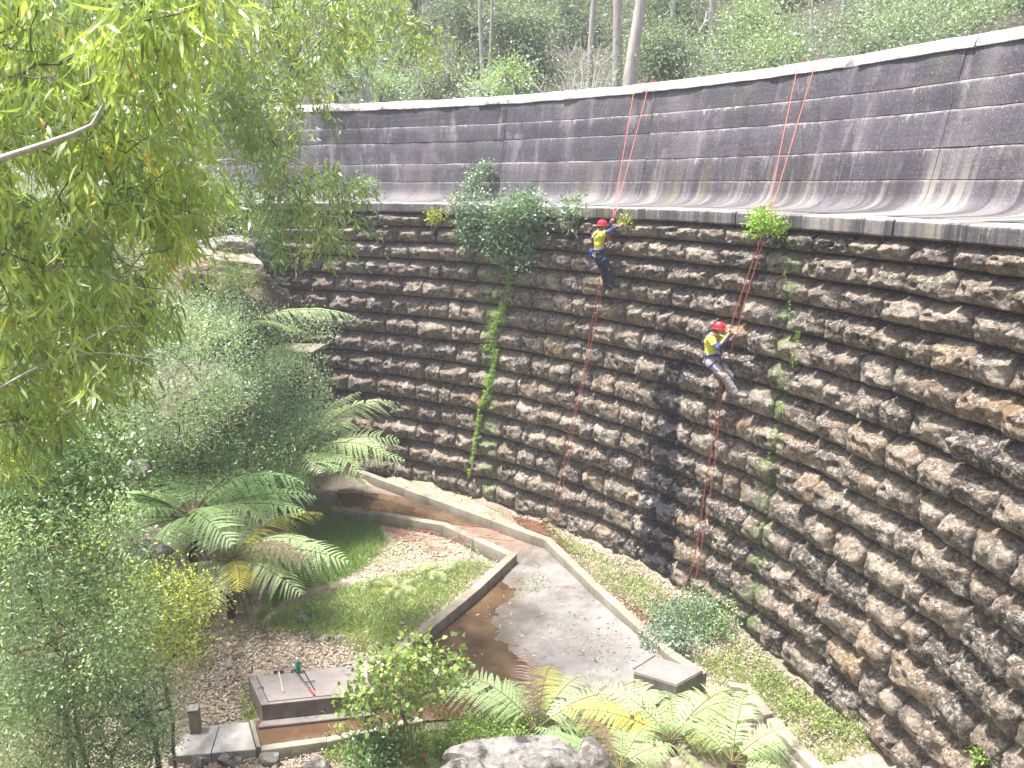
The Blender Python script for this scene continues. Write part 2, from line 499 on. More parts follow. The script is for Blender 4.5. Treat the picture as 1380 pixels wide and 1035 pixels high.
# courses
blocks = []
TA, TB = -0.16, 1.66
for k in range(len(COURSE_Z) - 1):
    z1, z0 = COURSE_Z[k], COURSE_Z[k + 1]
    zc = (z0 + z1) / 2; r = r_stone(zc)
    s = TA * r + rng.uniform(0, 0.5)
    while s < TB * r:
        w = float(np.clip(rng.normal(0.68, 0.17), 0.42, 1.12))
        if k > 8: w *= 1.04
        t = (s + w / 2) / r
        P = wall(t, r, zc)
        c_, s_ = math.cos(PITCH), math.sin(PITCH)
        fw = P.y * c_ - (P.z - EYE) * s_
        px = 690 + FPX * P.x / fw; py = 517.5 + FPX * (-(P.z - EYE) * c_ - P.y * s_) / fw
        vis = (-30 < px < 1410 and py < 1065 and px > 330)
        blocks.append((w * (z1 - z0) / fw ** 2 if vis else 0, t, r, zc, w, z1 - z0))
        s += w
blocks.sort(key=lambda b: -b[0])
rest_V, rest_F, rest_R = [], [], []
off = 0
for i, (a_, t, r, zc, w, h) in enumerate(blocks):
    ci = int(np.argmin([abs(w - x) for x in WCLASS])); vi = int(rng.integers(NVAR))
    sx, sz = w / WCLASS[ci], h / 0.58 * rng.uniform(0.93, 1.0)
    rr = r + rng.uniform(-0.045, 0.045); tl = rng.uniform(-0.02, 0.02); tz = float(np.clip(rng.normal(0, 0.055), -0.11, 0.11))
    if i < 300:
        o = bpy.data.objects.new('stone_block', BLOCK_ME[ci][vi]); link(o); dam_child(o)
        o.location = wall(t, rr, zc); o.rotation_euler = (tl, 0, -t + tz); o.scale = (sx, 1, sz)
    else:
        if a_ == 0 and rng.random() < 0.0: continue
        V, F = SHAPES[ci][vi]
        Mx = np.array(Matrix.Rotation(-t + tz, 3, 'Z') @ Matrix.Rotation(tl, 3, 'X'))
        W = (V * np.array([sx, 1, sz])) @ Mx.T + np.array(wall(t, rr, zc))
        rest_V.append(W); rest_F.append(F + off); rest_R.append(np.full(len(W), rng.random())); off += len(W)
me = mesh_np('stone_courses', np.vstack(rest_V), np.vstack(rest_F), M['stone'], False, {'rnd': np.concatenate(rest_R)})
o = obj('stone_courses', me); dam_child(o); o['kind'] = 'stuff'

def arc_strip(prof, t0, t1, name, mat, step=0.35, jit=0.0, seed=0, closed=False, vref=None, smooth=True):
    """sweep a profile of (z, r) along the arc; uv = (arc metres, metres below vref)"""
    n = max(2, int((t1 - t0) * 20 / step) + 1)
    ts = np.linspace(t0, t1, n); pr = np.array(prof); m = len(pr)
    T = np.repeat(ts, m); Z = np.tile(pr[:, 0], n); Rr = np.tile(pr[:, 1], n)
    if jit:
        q = np.stack([T * 20, Z], 1)
        Rr = Rr + jit * vnoise(q, 1.6, seed, 3); Z = Z + jit * 0.6 * vnoise(q + 31, 1.9, seed + 1, 3)
    V = np.stack([DCX + Rr * np.sin(T), DCY + Rr * np.cos(T), Z], 1)
    idx = np.arange(n * m).reshape(n, m)
    F = np.stack([idx[:-1, :-1], idx[1:, :-1], idx[1:, 1:], idx[:-1, 1:]], -1).reshape(-1, 4)[:, ::-1]
    caps = []
    if closed:
        a = idx[:, 0]; b = idx[:, -1]
        F = np.vstack([F, np.stack([a[:-1], b[:-1], b[1:], a[1:]], -1)])
        caps = [np.array([idx[0, ::-1]]), np.array([idx[-1]])]
    vr = pr[0, 0] if vref is None else vref
    uv = np.stack([T * 20.5, vr - np.tile(pr[:, 0], n)], 1)
    me = mesh_np(name, V, [F] + caps, mat, smooth, None, uv)
    o = obj(name, me); dam_child(o)
    if smooth:
        try: me.set_sharp_from_angle(angle=R_(35))
        except Exception: pass
    return o

# mortar backing behind the blocks
arc_strip([(8.26, 18.16), (8.1, 18.19), (0.0, 17.9), (-0.5, 17.88)], TA, TB, 'mortar_backing', M['mortar'])
# ledge slabs
ed = TA - 0.1; k = 0
while ed < 1.72:
    w = rng.uniform(1.05, 1.5) / 18.0
    dz = rng.uniform(-0.012, 0.012); dr = rng.uniform(-0.02, 0.02)
    z1, z0, rf = 8.505 + dz * 0.6, 8.25 + dz, 17.90 + dr
    arc_strip([(z1 + 0.005, 18.75), (z1, rf + 0.03), (z1 - 0.02, rf + 0.004), (z1 - 0.05, rf), (z0 + 0.03, rf), (z0, rf + 0.03), (z0, 18.75)],
              ed + 0.0004, ed + w - 0.0004, 'ledge_slab', M['concrete_ledge'], 0.25, 0.008, k, True, z1)
    ed += w; k += 1
# curved foot and the poured lifts above it, in bays
bays = [-0.30, -0.08, 0.165, 0.345, 0.565, 0.80, 0.935, 1.17, 1.40, 1.58, 1.74]
for b in range(len(bays) - 1):
    t0, t1 = bays[b] + 0.0003, bays[b + 1] - 0.0003
    pr = [(z, r) for z, r in FLARE]
    pr = [(9.085, 20.62)] + [(9.08, 20.54)] + [(z, r + rng.uniform(-0.004, 0.004)) for z, r in FLARE[1:]] + [(8.42, 18.6)]
    arc_strip(pr, t0, t1, 'concrete_foot', M['concrete_flare'], 0.3, 0.012, b, False, 9.085)
    for i in range(4):
        z1, z0 = LIFT_Z[i], LIFT_Z[i + 1]
        d = rng.uniform(-0.006, 0.006)
        a, c = r_face(z1) + d, r_face(z0) + d
        g = 0.006
        pr = [(z1 - 0.001, a + 0.07), (z1 - 0.003, a + g), (z1 - 0.012, a), ((z1 + z0) / 2, (a + c) / 2), (z0 + 0.008, c), (z0 + 0.002, c + g), (z0 + 0.001, c + 0.07)]
        arc_strip(pr, t0, t1, 'concrete_panel', M['concrete'], 0.3, 0.010, 20 + b * 5 + i)
# body of the wall behind the panels, and the pale crest coping
arc_strip([(11.36, 21.05), (9.05, 20.64), (8.4, 20.6), (8.2, 22.6), (11.36, 22.0)], bays[0], bays[-1], 'concrete_core', M['concrete'], 0.4, 0, 0, True)
ed = bays[0]
k = 0
while ed < bays[-1]:
    w = rng.uniform(2.4, 3.2) / 21.0
    z1 = 11.42
    arc_strip([(z1 - 0.115, 21.06), (z1 - 0.10, 20.955), (z1 - 0.03, 20.965), (z1 + 0.06, 21.04), (z1 + 0.13, 21.15), (z1 + 0.165, 21.32), (z1 + 0.17, 21.9), (z1 + 0.1, 22.02), (z1 - 0.045, 22.03)],
              ed + 0.0002, ed + w - 0.0002, 'crest_coping', M['concrete_crest'], 0.10, 0.032, 70 + k, True)
    ed += w; k += 1

# ------------------------------------------------------------------ terrain
BANK = np.array([(6, -8.2), (9, -7.6), (10.5, -7.2), (12.8, -6.9), (14.5, -6.6), (16.2, -7.9), (18, -7.6), (20, -6.9), (22, -6.0), (24, -5.4), (27, -5.2)])
def ground_z(x, y):
    x = np.asarray(x, dtype=float); y = np.asarray(y, dtype=float)
    P = np.stack([x.ravel(), y.ravel()], 1)
    n1 = vnoise(P, 0.35, 3, 3).reshape(x.shape); n2 = vnoise(P, 1.5, 4, 3).reshape(x.shape)
    r = np.hypot(x - DCX, y - DCY)
    z = 0.03 * n2 + 0.03
    xl = np.interp(y, BANK[:, 0], BANK[:, 1])
    d = np.maximum(xl - x, 0)
    steep = 0.85 + 4.0 * sstep(18.3, 20.8, y)
    bank = np.minimum(d * steep, 3.0 + 0.55 * d + 2.6 * sstep(18, 21, y)) * (1 + 0.12 * n1) + 0.35 * n2 * sstep(0.3, 2.5, d)
    z = z + bank
    z = z + np.clip((9.5 - y) * 0.86, 0, 7.3) * sstep(0, 0.6, 9.5 - y)
    # small rise against the foot of the dam
    z = z + 0.32 * sstep(16.6, 17.9, r) * (1 + 0.5 * n2) * sstep(-8, -2, x) 
    # behind the dam: bank then forested slope
    up = 10.4 + np.minimum(0.46 * np.maximum(r - 24, 0), 27) + 0.9 * n1 * sstep(24, 34, r) + 0.25 * n2
    z = np.where(r > 18.6, np.maximum(z * (r < 19.5), 0) * 0 + np.clip((r - 18.6) / 1.6, 0, 1) * 8.0, z)
    z = np.where(r > 21.2, 8.0 + (up - 8.0) * sstep(21.2, 22.6, r), z)
    # left flank of the valley ties bank and slope together
    left = np.where((x < DCX - 2.0) & (r > 18.6), 1.0, 0.0)
    zl = np.minimum(bank, 13) + 0.3 * np.maximum(r - 20, 0)
    z = np.where(left > 0, np.maximum(z, zl), z)
    return z

def axis(lo, a, b, hi, fine, coarse_n):
    g = np.linspace(0, 1, coarse_n) ** 1.7
    return np.unique(np.round(np.concatenate([a - (a - lo) * g[::-1][:-1], np.arange(a, b, fine), b + (hi - b) * g]), 4))
xs = axis(-110, -12, 8, 110, 0.16, 34); ys = axis(-40, 7, 26, 150, 0.16, 46)
X, Y = np.meshgrid(xs, ys, indexing='ij')
Z = ground_z(X, Y)
idx = np.arange(X.size).reshape(X.shape)
F = np.stack([idx[:-1, :-1], idx[1:, :-1], idx[1:, 1:], idx[:-1, 1:]], -1).reshape(-1, 4)
def make_ground():
    n = NT('leaf_littered_earth')
    pos = n.pos()
    a = n.noise(pos, 0.9, 6, 0.65); b = n.noise(pos, 7.0, 6, 0.7); c3 = n.noise(pos, 30.0, 4, 0.7)
    c = n.mix(n.remap(b, 0.3, 0.7), (0.19, 0.15, 0.11), (0.43, 0.365, 0.285))
    c = n.mix(n.remap(a, 0.45, 0.68, 0, 0.75), c, (0.27, 0.235, 0.19))
    c = n.mix(n.remap(n.voro(pos, 24.0), 0.1, 0.35, 0.5, 0), c, (0.40, 0.34, 0.27))
    gr = n.noise(pos, 0.55, 4, 0.6)
    c = n.mix(n.math('MULTIPLY', n.remap(gr, 0.52, 0.64), n.remap(c3, 0.35, 0.6, 0.2, 0.8)), c, (0.10, 0.13, 0.035))
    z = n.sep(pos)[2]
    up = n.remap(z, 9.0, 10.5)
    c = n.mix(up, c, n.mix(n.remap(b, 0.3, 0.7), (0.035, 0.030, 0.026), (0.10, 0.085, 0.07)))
    h = n.math('ADD', b, n.math('MULTIPLY', c3, 0.4))
    bk = n.math('MULTIPLY', n.remap(z, 0.6, 1.6), n.remap(z, 10.0, 9.0))
    c = n.mix(n.math('MULTIPLY', bk, 0.75), c, n.mix(n.remap(b, 0.3, 0.7), (0.05, 0.048, 0.028), (0.13, 0.125, 0.075)))
    return n.done(c, 0.9, n.bump(h, 0.8, 0.06), 0.25)
M['ground'] = make_ground()
ground = obj('ground', mesh_np('ground', np.stack([X.ravel(), Y.ravel(), Z.ravel()], 1), F, M['ground'], True))
tag(ground, 'leaf-littered valley floor and banks around the dam', None, None, 'structure')
def gz(x, y): return float(ground_z(np.array([x]), np.array([y]))[0])

# ------------------------------------------------------------------ plant library
TPL = {
 # x = width (-.5..+.5), y = length 0..1, z = out of plane
 'lance': (np.array([[0, 0, 0], [-.5, .30, .02], [.5, .30, .02], [-.42, .62, -.06], [.42, .62, -.06], [0, 1, -.22]]),
           [[0, 2, 1], [1, 2, 4], [1, 4, 3], [3, 4, 5]]),
 'oval': (np.array([[0, 0, 0], [-.5, .45, .10], [0, .5, 0], [.5, .45, .10], [0, 1, -.06]]),
          [[0, 2, 1], [0, 3, 2], [1, 2, 4], [2, 3, 4]]),
 'flat': (np.array([[0, 0, 0], [-.5, .5, .05], [.5, .5, .05], [0, 1, -.05]]), [[0, 2, 1], [1, 2, 3]]),
 'heart': (np.array([[0, 0, 0], [-.38, -.08, .05], [-.52, .25, .08], [-.3, .65, .04], [0, 1, -.1], [.3, .65, .04], [.52, .25, .08], [.38, -.08, .05], [0, .4, -.02]]),
           [[0, 8, 1], [1, 8, 2], [2, 8, 3], [3, 8, 4], [4, 8, 5], [5, 8, 6], [6, 8, 7], [7, 8, 0]]),
 'blade': (np.array([[-.5, 0, 0], [.5, 0, 0], [-.35, .5, .05], [.35, .5, .05], [0, 1, .3]]), [[0, 1, 3], [0, 3, 2], [2, 3, 4]]),
}
def norm(a): return a / (np.linalg.norm(a, axis=-1, keepdims=True) + 1e-9)
def leaves(P, D, L, W, tpl, rnd, g, flip=None, curl=0.0):
    """place one template leaf per row: base P, direction D, length L, width W"""
    P = np.asarray(P, float); D = norm(np.asarray(D, float)); n = len(P)
    ref = norm(g.normal(size=(n, 3)) + (np.array([0, 0, 0.0]) if flip is None else flip))
    S = norm(np.cross(D, ref)); N = np.cross(S, D)
    T, F = TPL[tpl]; F = np.array(F); m = len(T)
    L = np.broadcast_to(L, n); W = np.broadcast_to(W, n)
    V = P[:, None] + S[:, None] * (T[None, :, 0:1] * W[:, None, None]) + D[:, None] * (T[None, :, 1:2] * L[:, None, None]) + N[:, None] * (T[None, :, 2:3] * L[:, None, None])
    if curl:
        c = g.normal(0, curl, n)
        V = V + S[:, None] * ((T[None, :, 1:2] ** 2) * (c * L)[:, None, None])
    FF = (F[None] + (np.arange(n) * m)[:, None, None]).reshape(-1, 3)
    return V.reshape(-1, 3), FF, np.repeat(rnd, m)

class Crown:
    def __init__(self): self.V = []; self.F = []; self.R = []; self.n = 0
    def add(self, V, F, R):
        self.V.append(V); self.F.append(F + self.n); self.R.append(R); self.n += len(V)
    def mesh(self, name, mat):
        return mesh_np(name, np.vstack(self.V), np.vstack(self.F), mat, False, {'rnd': np.concatenate(self.R)})

def skeleton(base, pts, g, up_bias=0.3):
    """join cluster points into a branching tree by nearest attachment; returns nodes, parents, weights"""
    pts = np.asarray(pts); base = np.asarray(base)        # base: k x 3 chain of stem nodes
    order = np.argsort(np.min(np.linalg.norm(pts[:, None] - base[None], axis=2), axis=1))
    nodes = [b for b in base]; par = [-1] + list(range(len(base) - 1))
    for i in order:
        p = pts[i]; N = np.array(nodes)
        dv = p - N; d = np.linalg.norm(dv, axis=1)
        cost = d + up_bias * np.maximum(N[:, 2] - p[2], 0)
        if len(base) > 2: cost[0] += 0.5
        j = int(np.argmin(cost))
        if d[j] > 0.5 * np.median(d) or d[j] > 1.2:
            mid = N[j] + dv[j] * 0.5 + g.normal(0, 0.07 * d[j], 3) + np.array([0, 0, 0.06 * d[j]])
            nodes.append(mid); par.append(j); j = len(nodes) - 1
        nodes.append(p); par.append(j)
    w = np.ones(len(nodes))
    for i in range(len(nodes) - 1, 0, -1): w[par[i]] += w[i]
    return np.array(nodes), par, w

def branch_mesh(name, nodes, par, w, r_base, mat, sides=5, power=0.45, rmin=0.004, g=None):
    rad = np.maximum(r_base * (w / w[0]) ** power, rmin)
    n = len(nodes); th = np.linspace(0, 2 * math.pi, sides, endpoint=False)
    a = np.array([i for i in range(n) if par[i] >= 0]); b = np.array([par[i] for i in a])
    A_, B_ = nodes[b], nodes[a]
    mid = (A_ + B_) / 2 + (g.normal(0, 1, A_.shape) * 0.04 * np.linalg.norm(B_ - A_, axis=1)[:, None] if g is not None else 0)
    D = norm(B_ - A_)
    ref = np.where(np.abs(D[:, 2:3]) < 0.9, np.array([[0, 0, 1.0]]), np.array([[1.0, 0, 0]]))
    S = norm(np.cross(D, ref)); N = np.cross(D, S)
    rings = []
    ra = np.minimum(rad[b], rad[a] * 1.7)
    for C, r in ((A_, ra), (mid, (ra + rad[a]) / 2), (B_, rad[a])):
        rings.append(C[:, None] + r[:, None, None] * (S[:, None] * np.cos(th)[None, :, None] + N[:, None] * np.sin(th)[None, :, None]))
    V = np.stack(rings, 1).reshape(-1, 3)                      # edge, ring, side
    k = np.arange(len(a))[:, None, None] * (3 * sides)
    j = np.arange(sides)
    q = np.stack([j, (j + 1) % sides, sides + (j + 1) % sides, sides + j], -1)
    q = np.concatenate([q, q + sides])
    F = (q[None] + k).reshape(-1, 4)
    return mesh_np(name, V, F, mat, True)

def blob_points(blobs, n, g, shell=0.55):
    """n points in a union of ellipsoids (cx, cy, cz, rx, ry, rz), denser towards the outside"""
    B = np.array(blobs); vol = B[:, 3] * B[:, 4] * B[:, 5]; vol = vol ** 0.8
    pick = g.choice(len(B), n, p=vol / vol.sum())
    d = norm(g.normal(size=(n, 3))); r = g.uniform(shell ** 3, 1, n) ** (1 / 3) * g.uniform(0.85, 1.08, n)
    return B[pick, :3] + d * r[:, None] * B[pick, 3:]

def cluster_leaves(C, per, spread, L, W, tpl, g, droop=0.0, drnd=0.25, mean_dir=None, curl=0.0, flip=None, base_rnd=None):
    """leaf tufts round the cluster points"""
    n = len(C) * per
    c = np.repeat(C, per, axis=0)
    off = g.normal(size=(n, 3)) * spread
    P = c + off
    D = norm(off + 1e-6) * 1.0 + g.normal(size=(n, 3)) * 0.6 + np.array([0, 0, -droop])
    if mean_dir is not None: D = D + np.asarray(mean_dir)
    br = g.random(len(C)) if base_rnd is None else base_rnd
    r = np.clip(np.repeat(br, per) * (1 - drnd) + g.random(n) * drnd, 0, 1)
    l = L * g.uniform(0.65, 1.2, n)
    return leaves(P, D, l, W * l / L, tpl, r, g, flip, curl)

BARK = {}
def bark_mat(name, a, b, rough=0.85):
    n = NT(name); pos = n.pos()
    f = n.noise(n.map(pos, (1, 1, 0.25)), 14.0, 4, 0.65)
    return n.done(n.mix(n.remap(f, 0.3, 0.7), a, b), rough, n.bump(f, 0.6, 0.02), 0.3)
M['bark_pale'] = bark_mat('pale_gum_bark', (0.30, 0.26, 0.23), (0.52, 0.48, 0.44))
M['bark_grey'] = bark_mat('grey_bark', (0.13, 0.11, 0.10), (0.30, 0.26, 0.24))
M['bark_dark'] = bark_mat('dark_bark', (0.035, 0.028, 0.024), (0.10, 0.08, 0.07))
M['bark_brown'] = bark_mat('brown_twig', (0.10, 0.075, 0.06), (0.22, 0.17, 0.14))
M['bark_white'] = bark_mat('bleached_twig', (0.36, 0.33, 0.30), (0.62, 0.58, 0.54))
M['leaf_gum'] = leaf_mat('gum_leaf', [(0, (0.14, 0.215, 0.10)), (0.3, (0.25, 0.34, 0.14)), (0.55, (0.37, 0.46, 0.16)), (0.8, (0.50, 0.57, 0.15)), (0.95, (0.62, 0.60, 0.08)), (1.0, (0.62, 0.36, 0.06))], 0.33, 0.42, 0.65, (1.25, 1.3, 0.55))
M['leaf_gum_far'] = leaf_mat('gum_leaf_mid', [(0, (0.17, 0.25, 0.105)), (0.5, (0.29, 0.38, 0.155)), (0.85, (0.43, 0.49, 0.17)), (1.0, (0.56, 0.56, 0.15))], 0.4, 0.38, 0.5)
M['leaf_scrub'] = leaf_mat('scrub_leaf', [(0, (0.147, 0.249, 0.132)), (0.4, (0.259, 0.376, 0.204)), (0.75, (0.381, 0.506, 0.248)), (0.93, (0.606, 0.669, 0.204)), (1.0, (0.728, 0.700, 0.174))], 0.33, 0.28, 0.65)
M['leaf_glossy'] = leaf_mat('glossy_leaf', [(0, (0.075, 0.145, 0.06)), (0.5, (0.14, 0.24, 0.09)), (1.0, (0.27, 0.37, 0.13))], 0.28, 0.25, 0.7)
M['leaf_grey'] = leaf_mat('grey_green_leaf', [(0, (0.229, 0.336, 0.229)), (0.5, (0.376, 0.509, 0.336)), (0.9, (0.536, 0.600, 0.402)), (1.0, (0.600, 0.600, 0.321))], 0.45, 0.3, 0.45)
M['leaf_yellow'] = leaf_mat('yellow_green_leaf', [(0, (0.201, 0.259, 0.071)), (0.5, (0.359, 0.416, 0.101)), (1.0, (0.604, 0.618, 0.101))], 0.4, 0.35, 0.5)
M['leaf_far'] = leaf_mat('forest_leaf', [(0, (0.14, 0.185, 0.145)), (0.35, (0.21, 0.265, 0.195)), (0.7, (0.29, 0.35, 0.24)), (1.0, (0.40, 0.46, 0.26))], 0.5, 0.3, 0.4)
M['leaf_sapling'] = leaf_mat('sapling_leaf', [(0, (0.132, 0.231, 0.077)), (0.6, (0.242, 0.341, 0.099)), (1.0, (0.418, 0.462, 0.110))], 0.38, 0.35, 0.5)
M['leaf_fig'] = leaf_mat('fig_leaf', [(0, (0.11, 0.185, 0.125)), (0.5, (0.19, 0.29, 0.19)), (1.0, (0.34, 0.43, 0.30))], 0.33, 0.25, 0.65)
M['leaf_moss'] = leaf_mat('moss_leaf', [(0, (0.19, 0.33, 0.05)), (0.5, (0.30, 0.48, 0.08)), (1.0, (0.45, 0.60, 0.14))], 0.5, 0.35, 0.35)
M['leaf_herb'] = leaf_mat('herb_leaf', [(0, (0.16, 0.25, 0.06)), (0.5, (0.29, 0.39, 0.12)), (1.0, (0.46, 0.52, 0.20))], 0.5, 0.33, 0.35)
M['grass'] = leaf_mat('grass_blade', [(0, (0.17, 0.28, 0.06)), (0.4, (0.29, 0.41, 0.11)), (0.7, (0.42, 0.46, 0.18)), (1.0, (0.60, 0.53, 0.31))], 0.5, 0.38, 0.35)
M['grass_lush'] = leaf_mat('lush_grass_blade', [(0, (0.16, 0.30, 0.05)), (0.5, (0.27, 0.43, 0.09)), (1.0, (0.42, 0.52, 0.16))], 0.5, 0.4, 0.35)
M['litter'] = leaf_mat('dry_leaf', [(0, (0.11, 0.07, 0.05)), (0.35, (0.24, 0.17, 0.12)), (0.7, (0.40, 0.32, 0.25)), (1.0, (0.60, 0.54, 0.46))], 0.7, 0.1, 0.3, (1, 0.9, 0.7))

def plant(name, label, cat, stems, clusters, leafset, bark, r_base, seed, group=None, crown_name='crown', trunk_name='trunk', sides=5, power=0.45, loc=None, tight=0.3):
    """thing > trunk (stem and branches) + crown (leaves). leafset: list of (fn(C, g) -> V, F, R); coordinates are world"""
    g = np.random.default_rng(seed)
    base = np.asarray([tuple(s) for s in stems], dtype=float)
    root = empty(name, base[0])
    tag(root, label, cat, group)
    nodes, par, w = skeleton(base, clusters, g, tight)
    t = obj(trunk_name, branch_mesh(trunk_name, nodes - base[0], par, w, r_base, bark, sides, power, 0.004, g), root)
    if leafset:
        cr = Crown()
        for fn in leafset: cr.add(*fn(np.asarray(clusters) - base[0], g))
        c = obj(crown_name, cr.mesh(crown_name, leafset_mat(leafset)), root); c['kind'] = 'stuff'
    return root
_LM = {}
def leafset_mat(ls): return _LM[id(ls)]
def LS(mat, *fns):
    ls = list(fns); _LM[id(ls)] = M[mat]; _keep.append(ls); return ls
_keep = []

def poly_px(poly, n, g):
    """n random pixels inside a polygon"""
    P = np.array(poly, float); lo, hi = P.min(0), P.max(0); out = []
    while len(out) < n:
        q = g.uniform(lo, hi); c = False; j = len(P) - 1
        for i in range(len(P)):
            if (P[i, 1] > q[1]) != (P[j, 1] > q[1]) and q[0] < (P[j, 0] - P[i, 0]) * (q[1] - P[i, 1]) / (P[j, 1] - P[i, 1]) + P[i, 0]: c = not c
            j = i
        if c: out.append(q)
    return np.array(out)
def crown_pts(poly, n, y0, y1, g):
    """cluster points filling a crown between two depths whose outline is the polygon"""
    Q = poly_px(poly, n, g)
    return np.array([A(q[0], q[1], g.uniform(y0, y1)) for q in Q])

# ------------------------------------------------------------------ near gum tree on the left
g = np.random.default_rng(21)
def gum_sprays(per, L, W, spread, drop, curl=0.12):
    """hanging twigs of long leaves"""
    def fn(C, g):
        n = len(C) * per
        tw = norm(g.normal(size=(len(C), 3)) * np.array([1, 1, 0.3]) + np.array([0.25, 0, -drop * 0.7]))
        ln = g.uniform(0.6, 1.3, len(C)) * spread
        k = g.random((len(C), per))
        P = C[:, None] + tw[:, None] * (k * ln[:, None])[:, :, None] + g.normal(0, spread * 0.16, (len(C), per, 3))
        P[:, :, 2] -= (k ** 2) * ln[:, None] * 0.5
        D = g.normal(size=(len(C), per, 3)) * 0.45 + tw[:, None] * 0.35 + np.array([0, 0, -drop])
        br = g.beta(2.0, 1.7, len(C))
        r = np.clip(br[:, None] * 0.62 + g.random((len(C), per)) * 0.30 + (g.random((len(C), per)) > 0.985) * 0.5, 0, 1)
        l = (L * g.uniform(0.6, 1.25, (len(C), per))).ravel()
        return leaves(P.reshape(-1, 3), D.reshape(-1, 3), l, W * l / L, 'lance', r.ravel(), g, None, curl)
    return fn
POLY1 = [(-90, -60), (255, -60), (262, 20), (240, 60), (252, 110), (235, 150), (262, 190), (285, 240), (268, 300), (236, 340), (246, 380), (222, 420), (192, 440), (170, 490), (140, 520), (100, 560), (30, 575), (20, 640), (-90, 640)]
C1 = crown_pts(POLY1, 680, 4.9, 7.2, g)
C1 = np.vstack([C1, crown_pts([(150, -40), (270, -40), (255, 40), (160, 60)], 26, 4.2, 4.8, g)])
bx = -4.9
stem = [(bx, 5.2, gz(bx, 5.2) - 0.1), (bx + 0.05, 5.25, 6.5), (bx - 0.05, 5.3, 8.2), (bx + 0.1, 5.3, 10.0), (bx + 0.25, 5.35, 11.6)]
near_gum = plant('gum_tree', 'large gum tree at left edge with long drooping lime-green leaves, closest to the viewer', 'tree', stem, C1, LS('leaf_gum', gum_sprays(36, 0.135, 0.0205, 0.27, 0.85)), M['bark_brown'], 0.035, 31, None, 'crown', 'trunk', 6, 0.5)
# long bare twig reaching out of its lower crown
P0 = near_gum.location
def rel(ps): return [p - P0 for p in ps]
for pts, rad in (([A(-80, 575, 5.3), A(0, 523, 5.2), A(40, 500, 5.2), A(90, 480, 5.15), A(130, 475, 5.1)], [0.013, 0.011, 0.009, 0.007, 0.005]),
                 ([A(90, 480, 5.15), A(120, 455, 5.1), A(155, 440, 5.1), A(190, 440, 5.05)], [0.007, 0.006, 0.004, 0.002]),
                 ([A(130, 475, 5.1), A(170, 478, 5.05), A(205, 495, 5.0), A(245, 515, 5.0), A(290, 535, 5.0)], [0.005, 0.004, 0.0035, 0.003, 0.0015]),
                 ([A(170, 478, 5.05), A(225, 486, 5.0), A(280, 487, 5.0), A(315, 475, 5.0)], [0.003, 0.003, 0.002, 0.001]),
                 ([A(-160, 330, 4.9), A(-70, 250, 4.7), A(0, 214, 4.55), A(55, 196, 4.4), A(100, 180, 4.4), A(125, 168, 4.4), A(140, 140, 4.4), A(120, 105, 4.4), A(118, 70, 4.45)], [0.028, 0.024, 0.020, 0.016, 0.013, 0.011, 0.008, 0.004, 0.002])):
    mb = MB(); mb.tube(rel(pts), rad, 6); mb.build('bare_branch', M['bark_white'], near_gum, True)

# ------------------------------------------------------------------ second gum behind it, spraying over the dam end
g = np.random.default_rng(22)
POLY2 = [(215, -40), (530, -40), (535, 60), (500, 75), (470, 60), (430, 90), (420, 150), (400, 190), (375, 215), (340, 205), (300, 160), (262, 140), (240, 60)]
C2 = crown_pts(POLY2, 210, 11.5, 15.0, g)
C2 = np.vstack([C2, crown_pts([(385, 205), (440, 195), (480, 235), (478, 300), (440, 330), (395, 345), (365, 330), (345, 285), (365, 240)], 40, 12.2, 13.6, g),
                crown_pts([(545, 25), (590, 25), (598, 60), (560, 62)], 6, 13, 13.5, g), crown_pts([(262, 140), (340, 140), (400, 200), (420, 240), (350, 250), (300, 240), (262, 200)], 22, 12.6, 14.2, g)])
b2 = (-10.4, 13.0)
stem = [(b2[0], b2[1], gz(*b2) - 0.1), (b2[0] + 0.3, b2[1], 6.0), (b2[0] + 0.9, b2[1] + 0.1, 8.4), (b2[0] + 1.8, b2[1] + 0.1, 10.4), (b2[0] + 3.0, b2[1], 12.0)]
gum2 = plant('gum_tree', 'gum tree with crooked bare branches reaching across the far left end of the dam', 'tree', stem, C2, LS('leaf_gum_far', gum_sprays(64, 0.135, 0.030, 0.50, 0.7)), M['bark_grey'], 0.06, 32, None, 'crown', 'trunk', 6, 0.5)
P0 = gum2.location
for pts, r0 in (([A(250, 130, 13), A(275, 140, 13), A(305, 142, 13), A(330, 175, 13), A(360, 198, 13), A(400, 215, 12.9), A(430, 235, 12.9)], 0.028),
                ([A(270, 220, 12.9), A(310, 215, 12.9), A(345, 222, 12.9), A(372, 250, 12.8), A(395, 272, 12.8)], 0.026),
                ([A(345, 218, 12.9), A(375, 213, 12.9), A(410, 228, 12.9), A(450, 240, 12.8)], 0.018),
                ([A(250, 100, 13.4), A(300, 90, 13.4), A(350, 70, 13.4), A(385, 45, 13.4), A(430, 20, 13.4)], 0.03),
                ([A(430, 60, 13.4), A(520, 55, 13.4), A(545, 38, 13.4), A(560, 18, 13.4)], 0.016)):
    mb = MB(); mb.tube(rel(pts), np.linspace(r0, r0 * 0.25, len(pts)), 6); mb.build('bare_branch', M['bark_pale'], gum2, True)

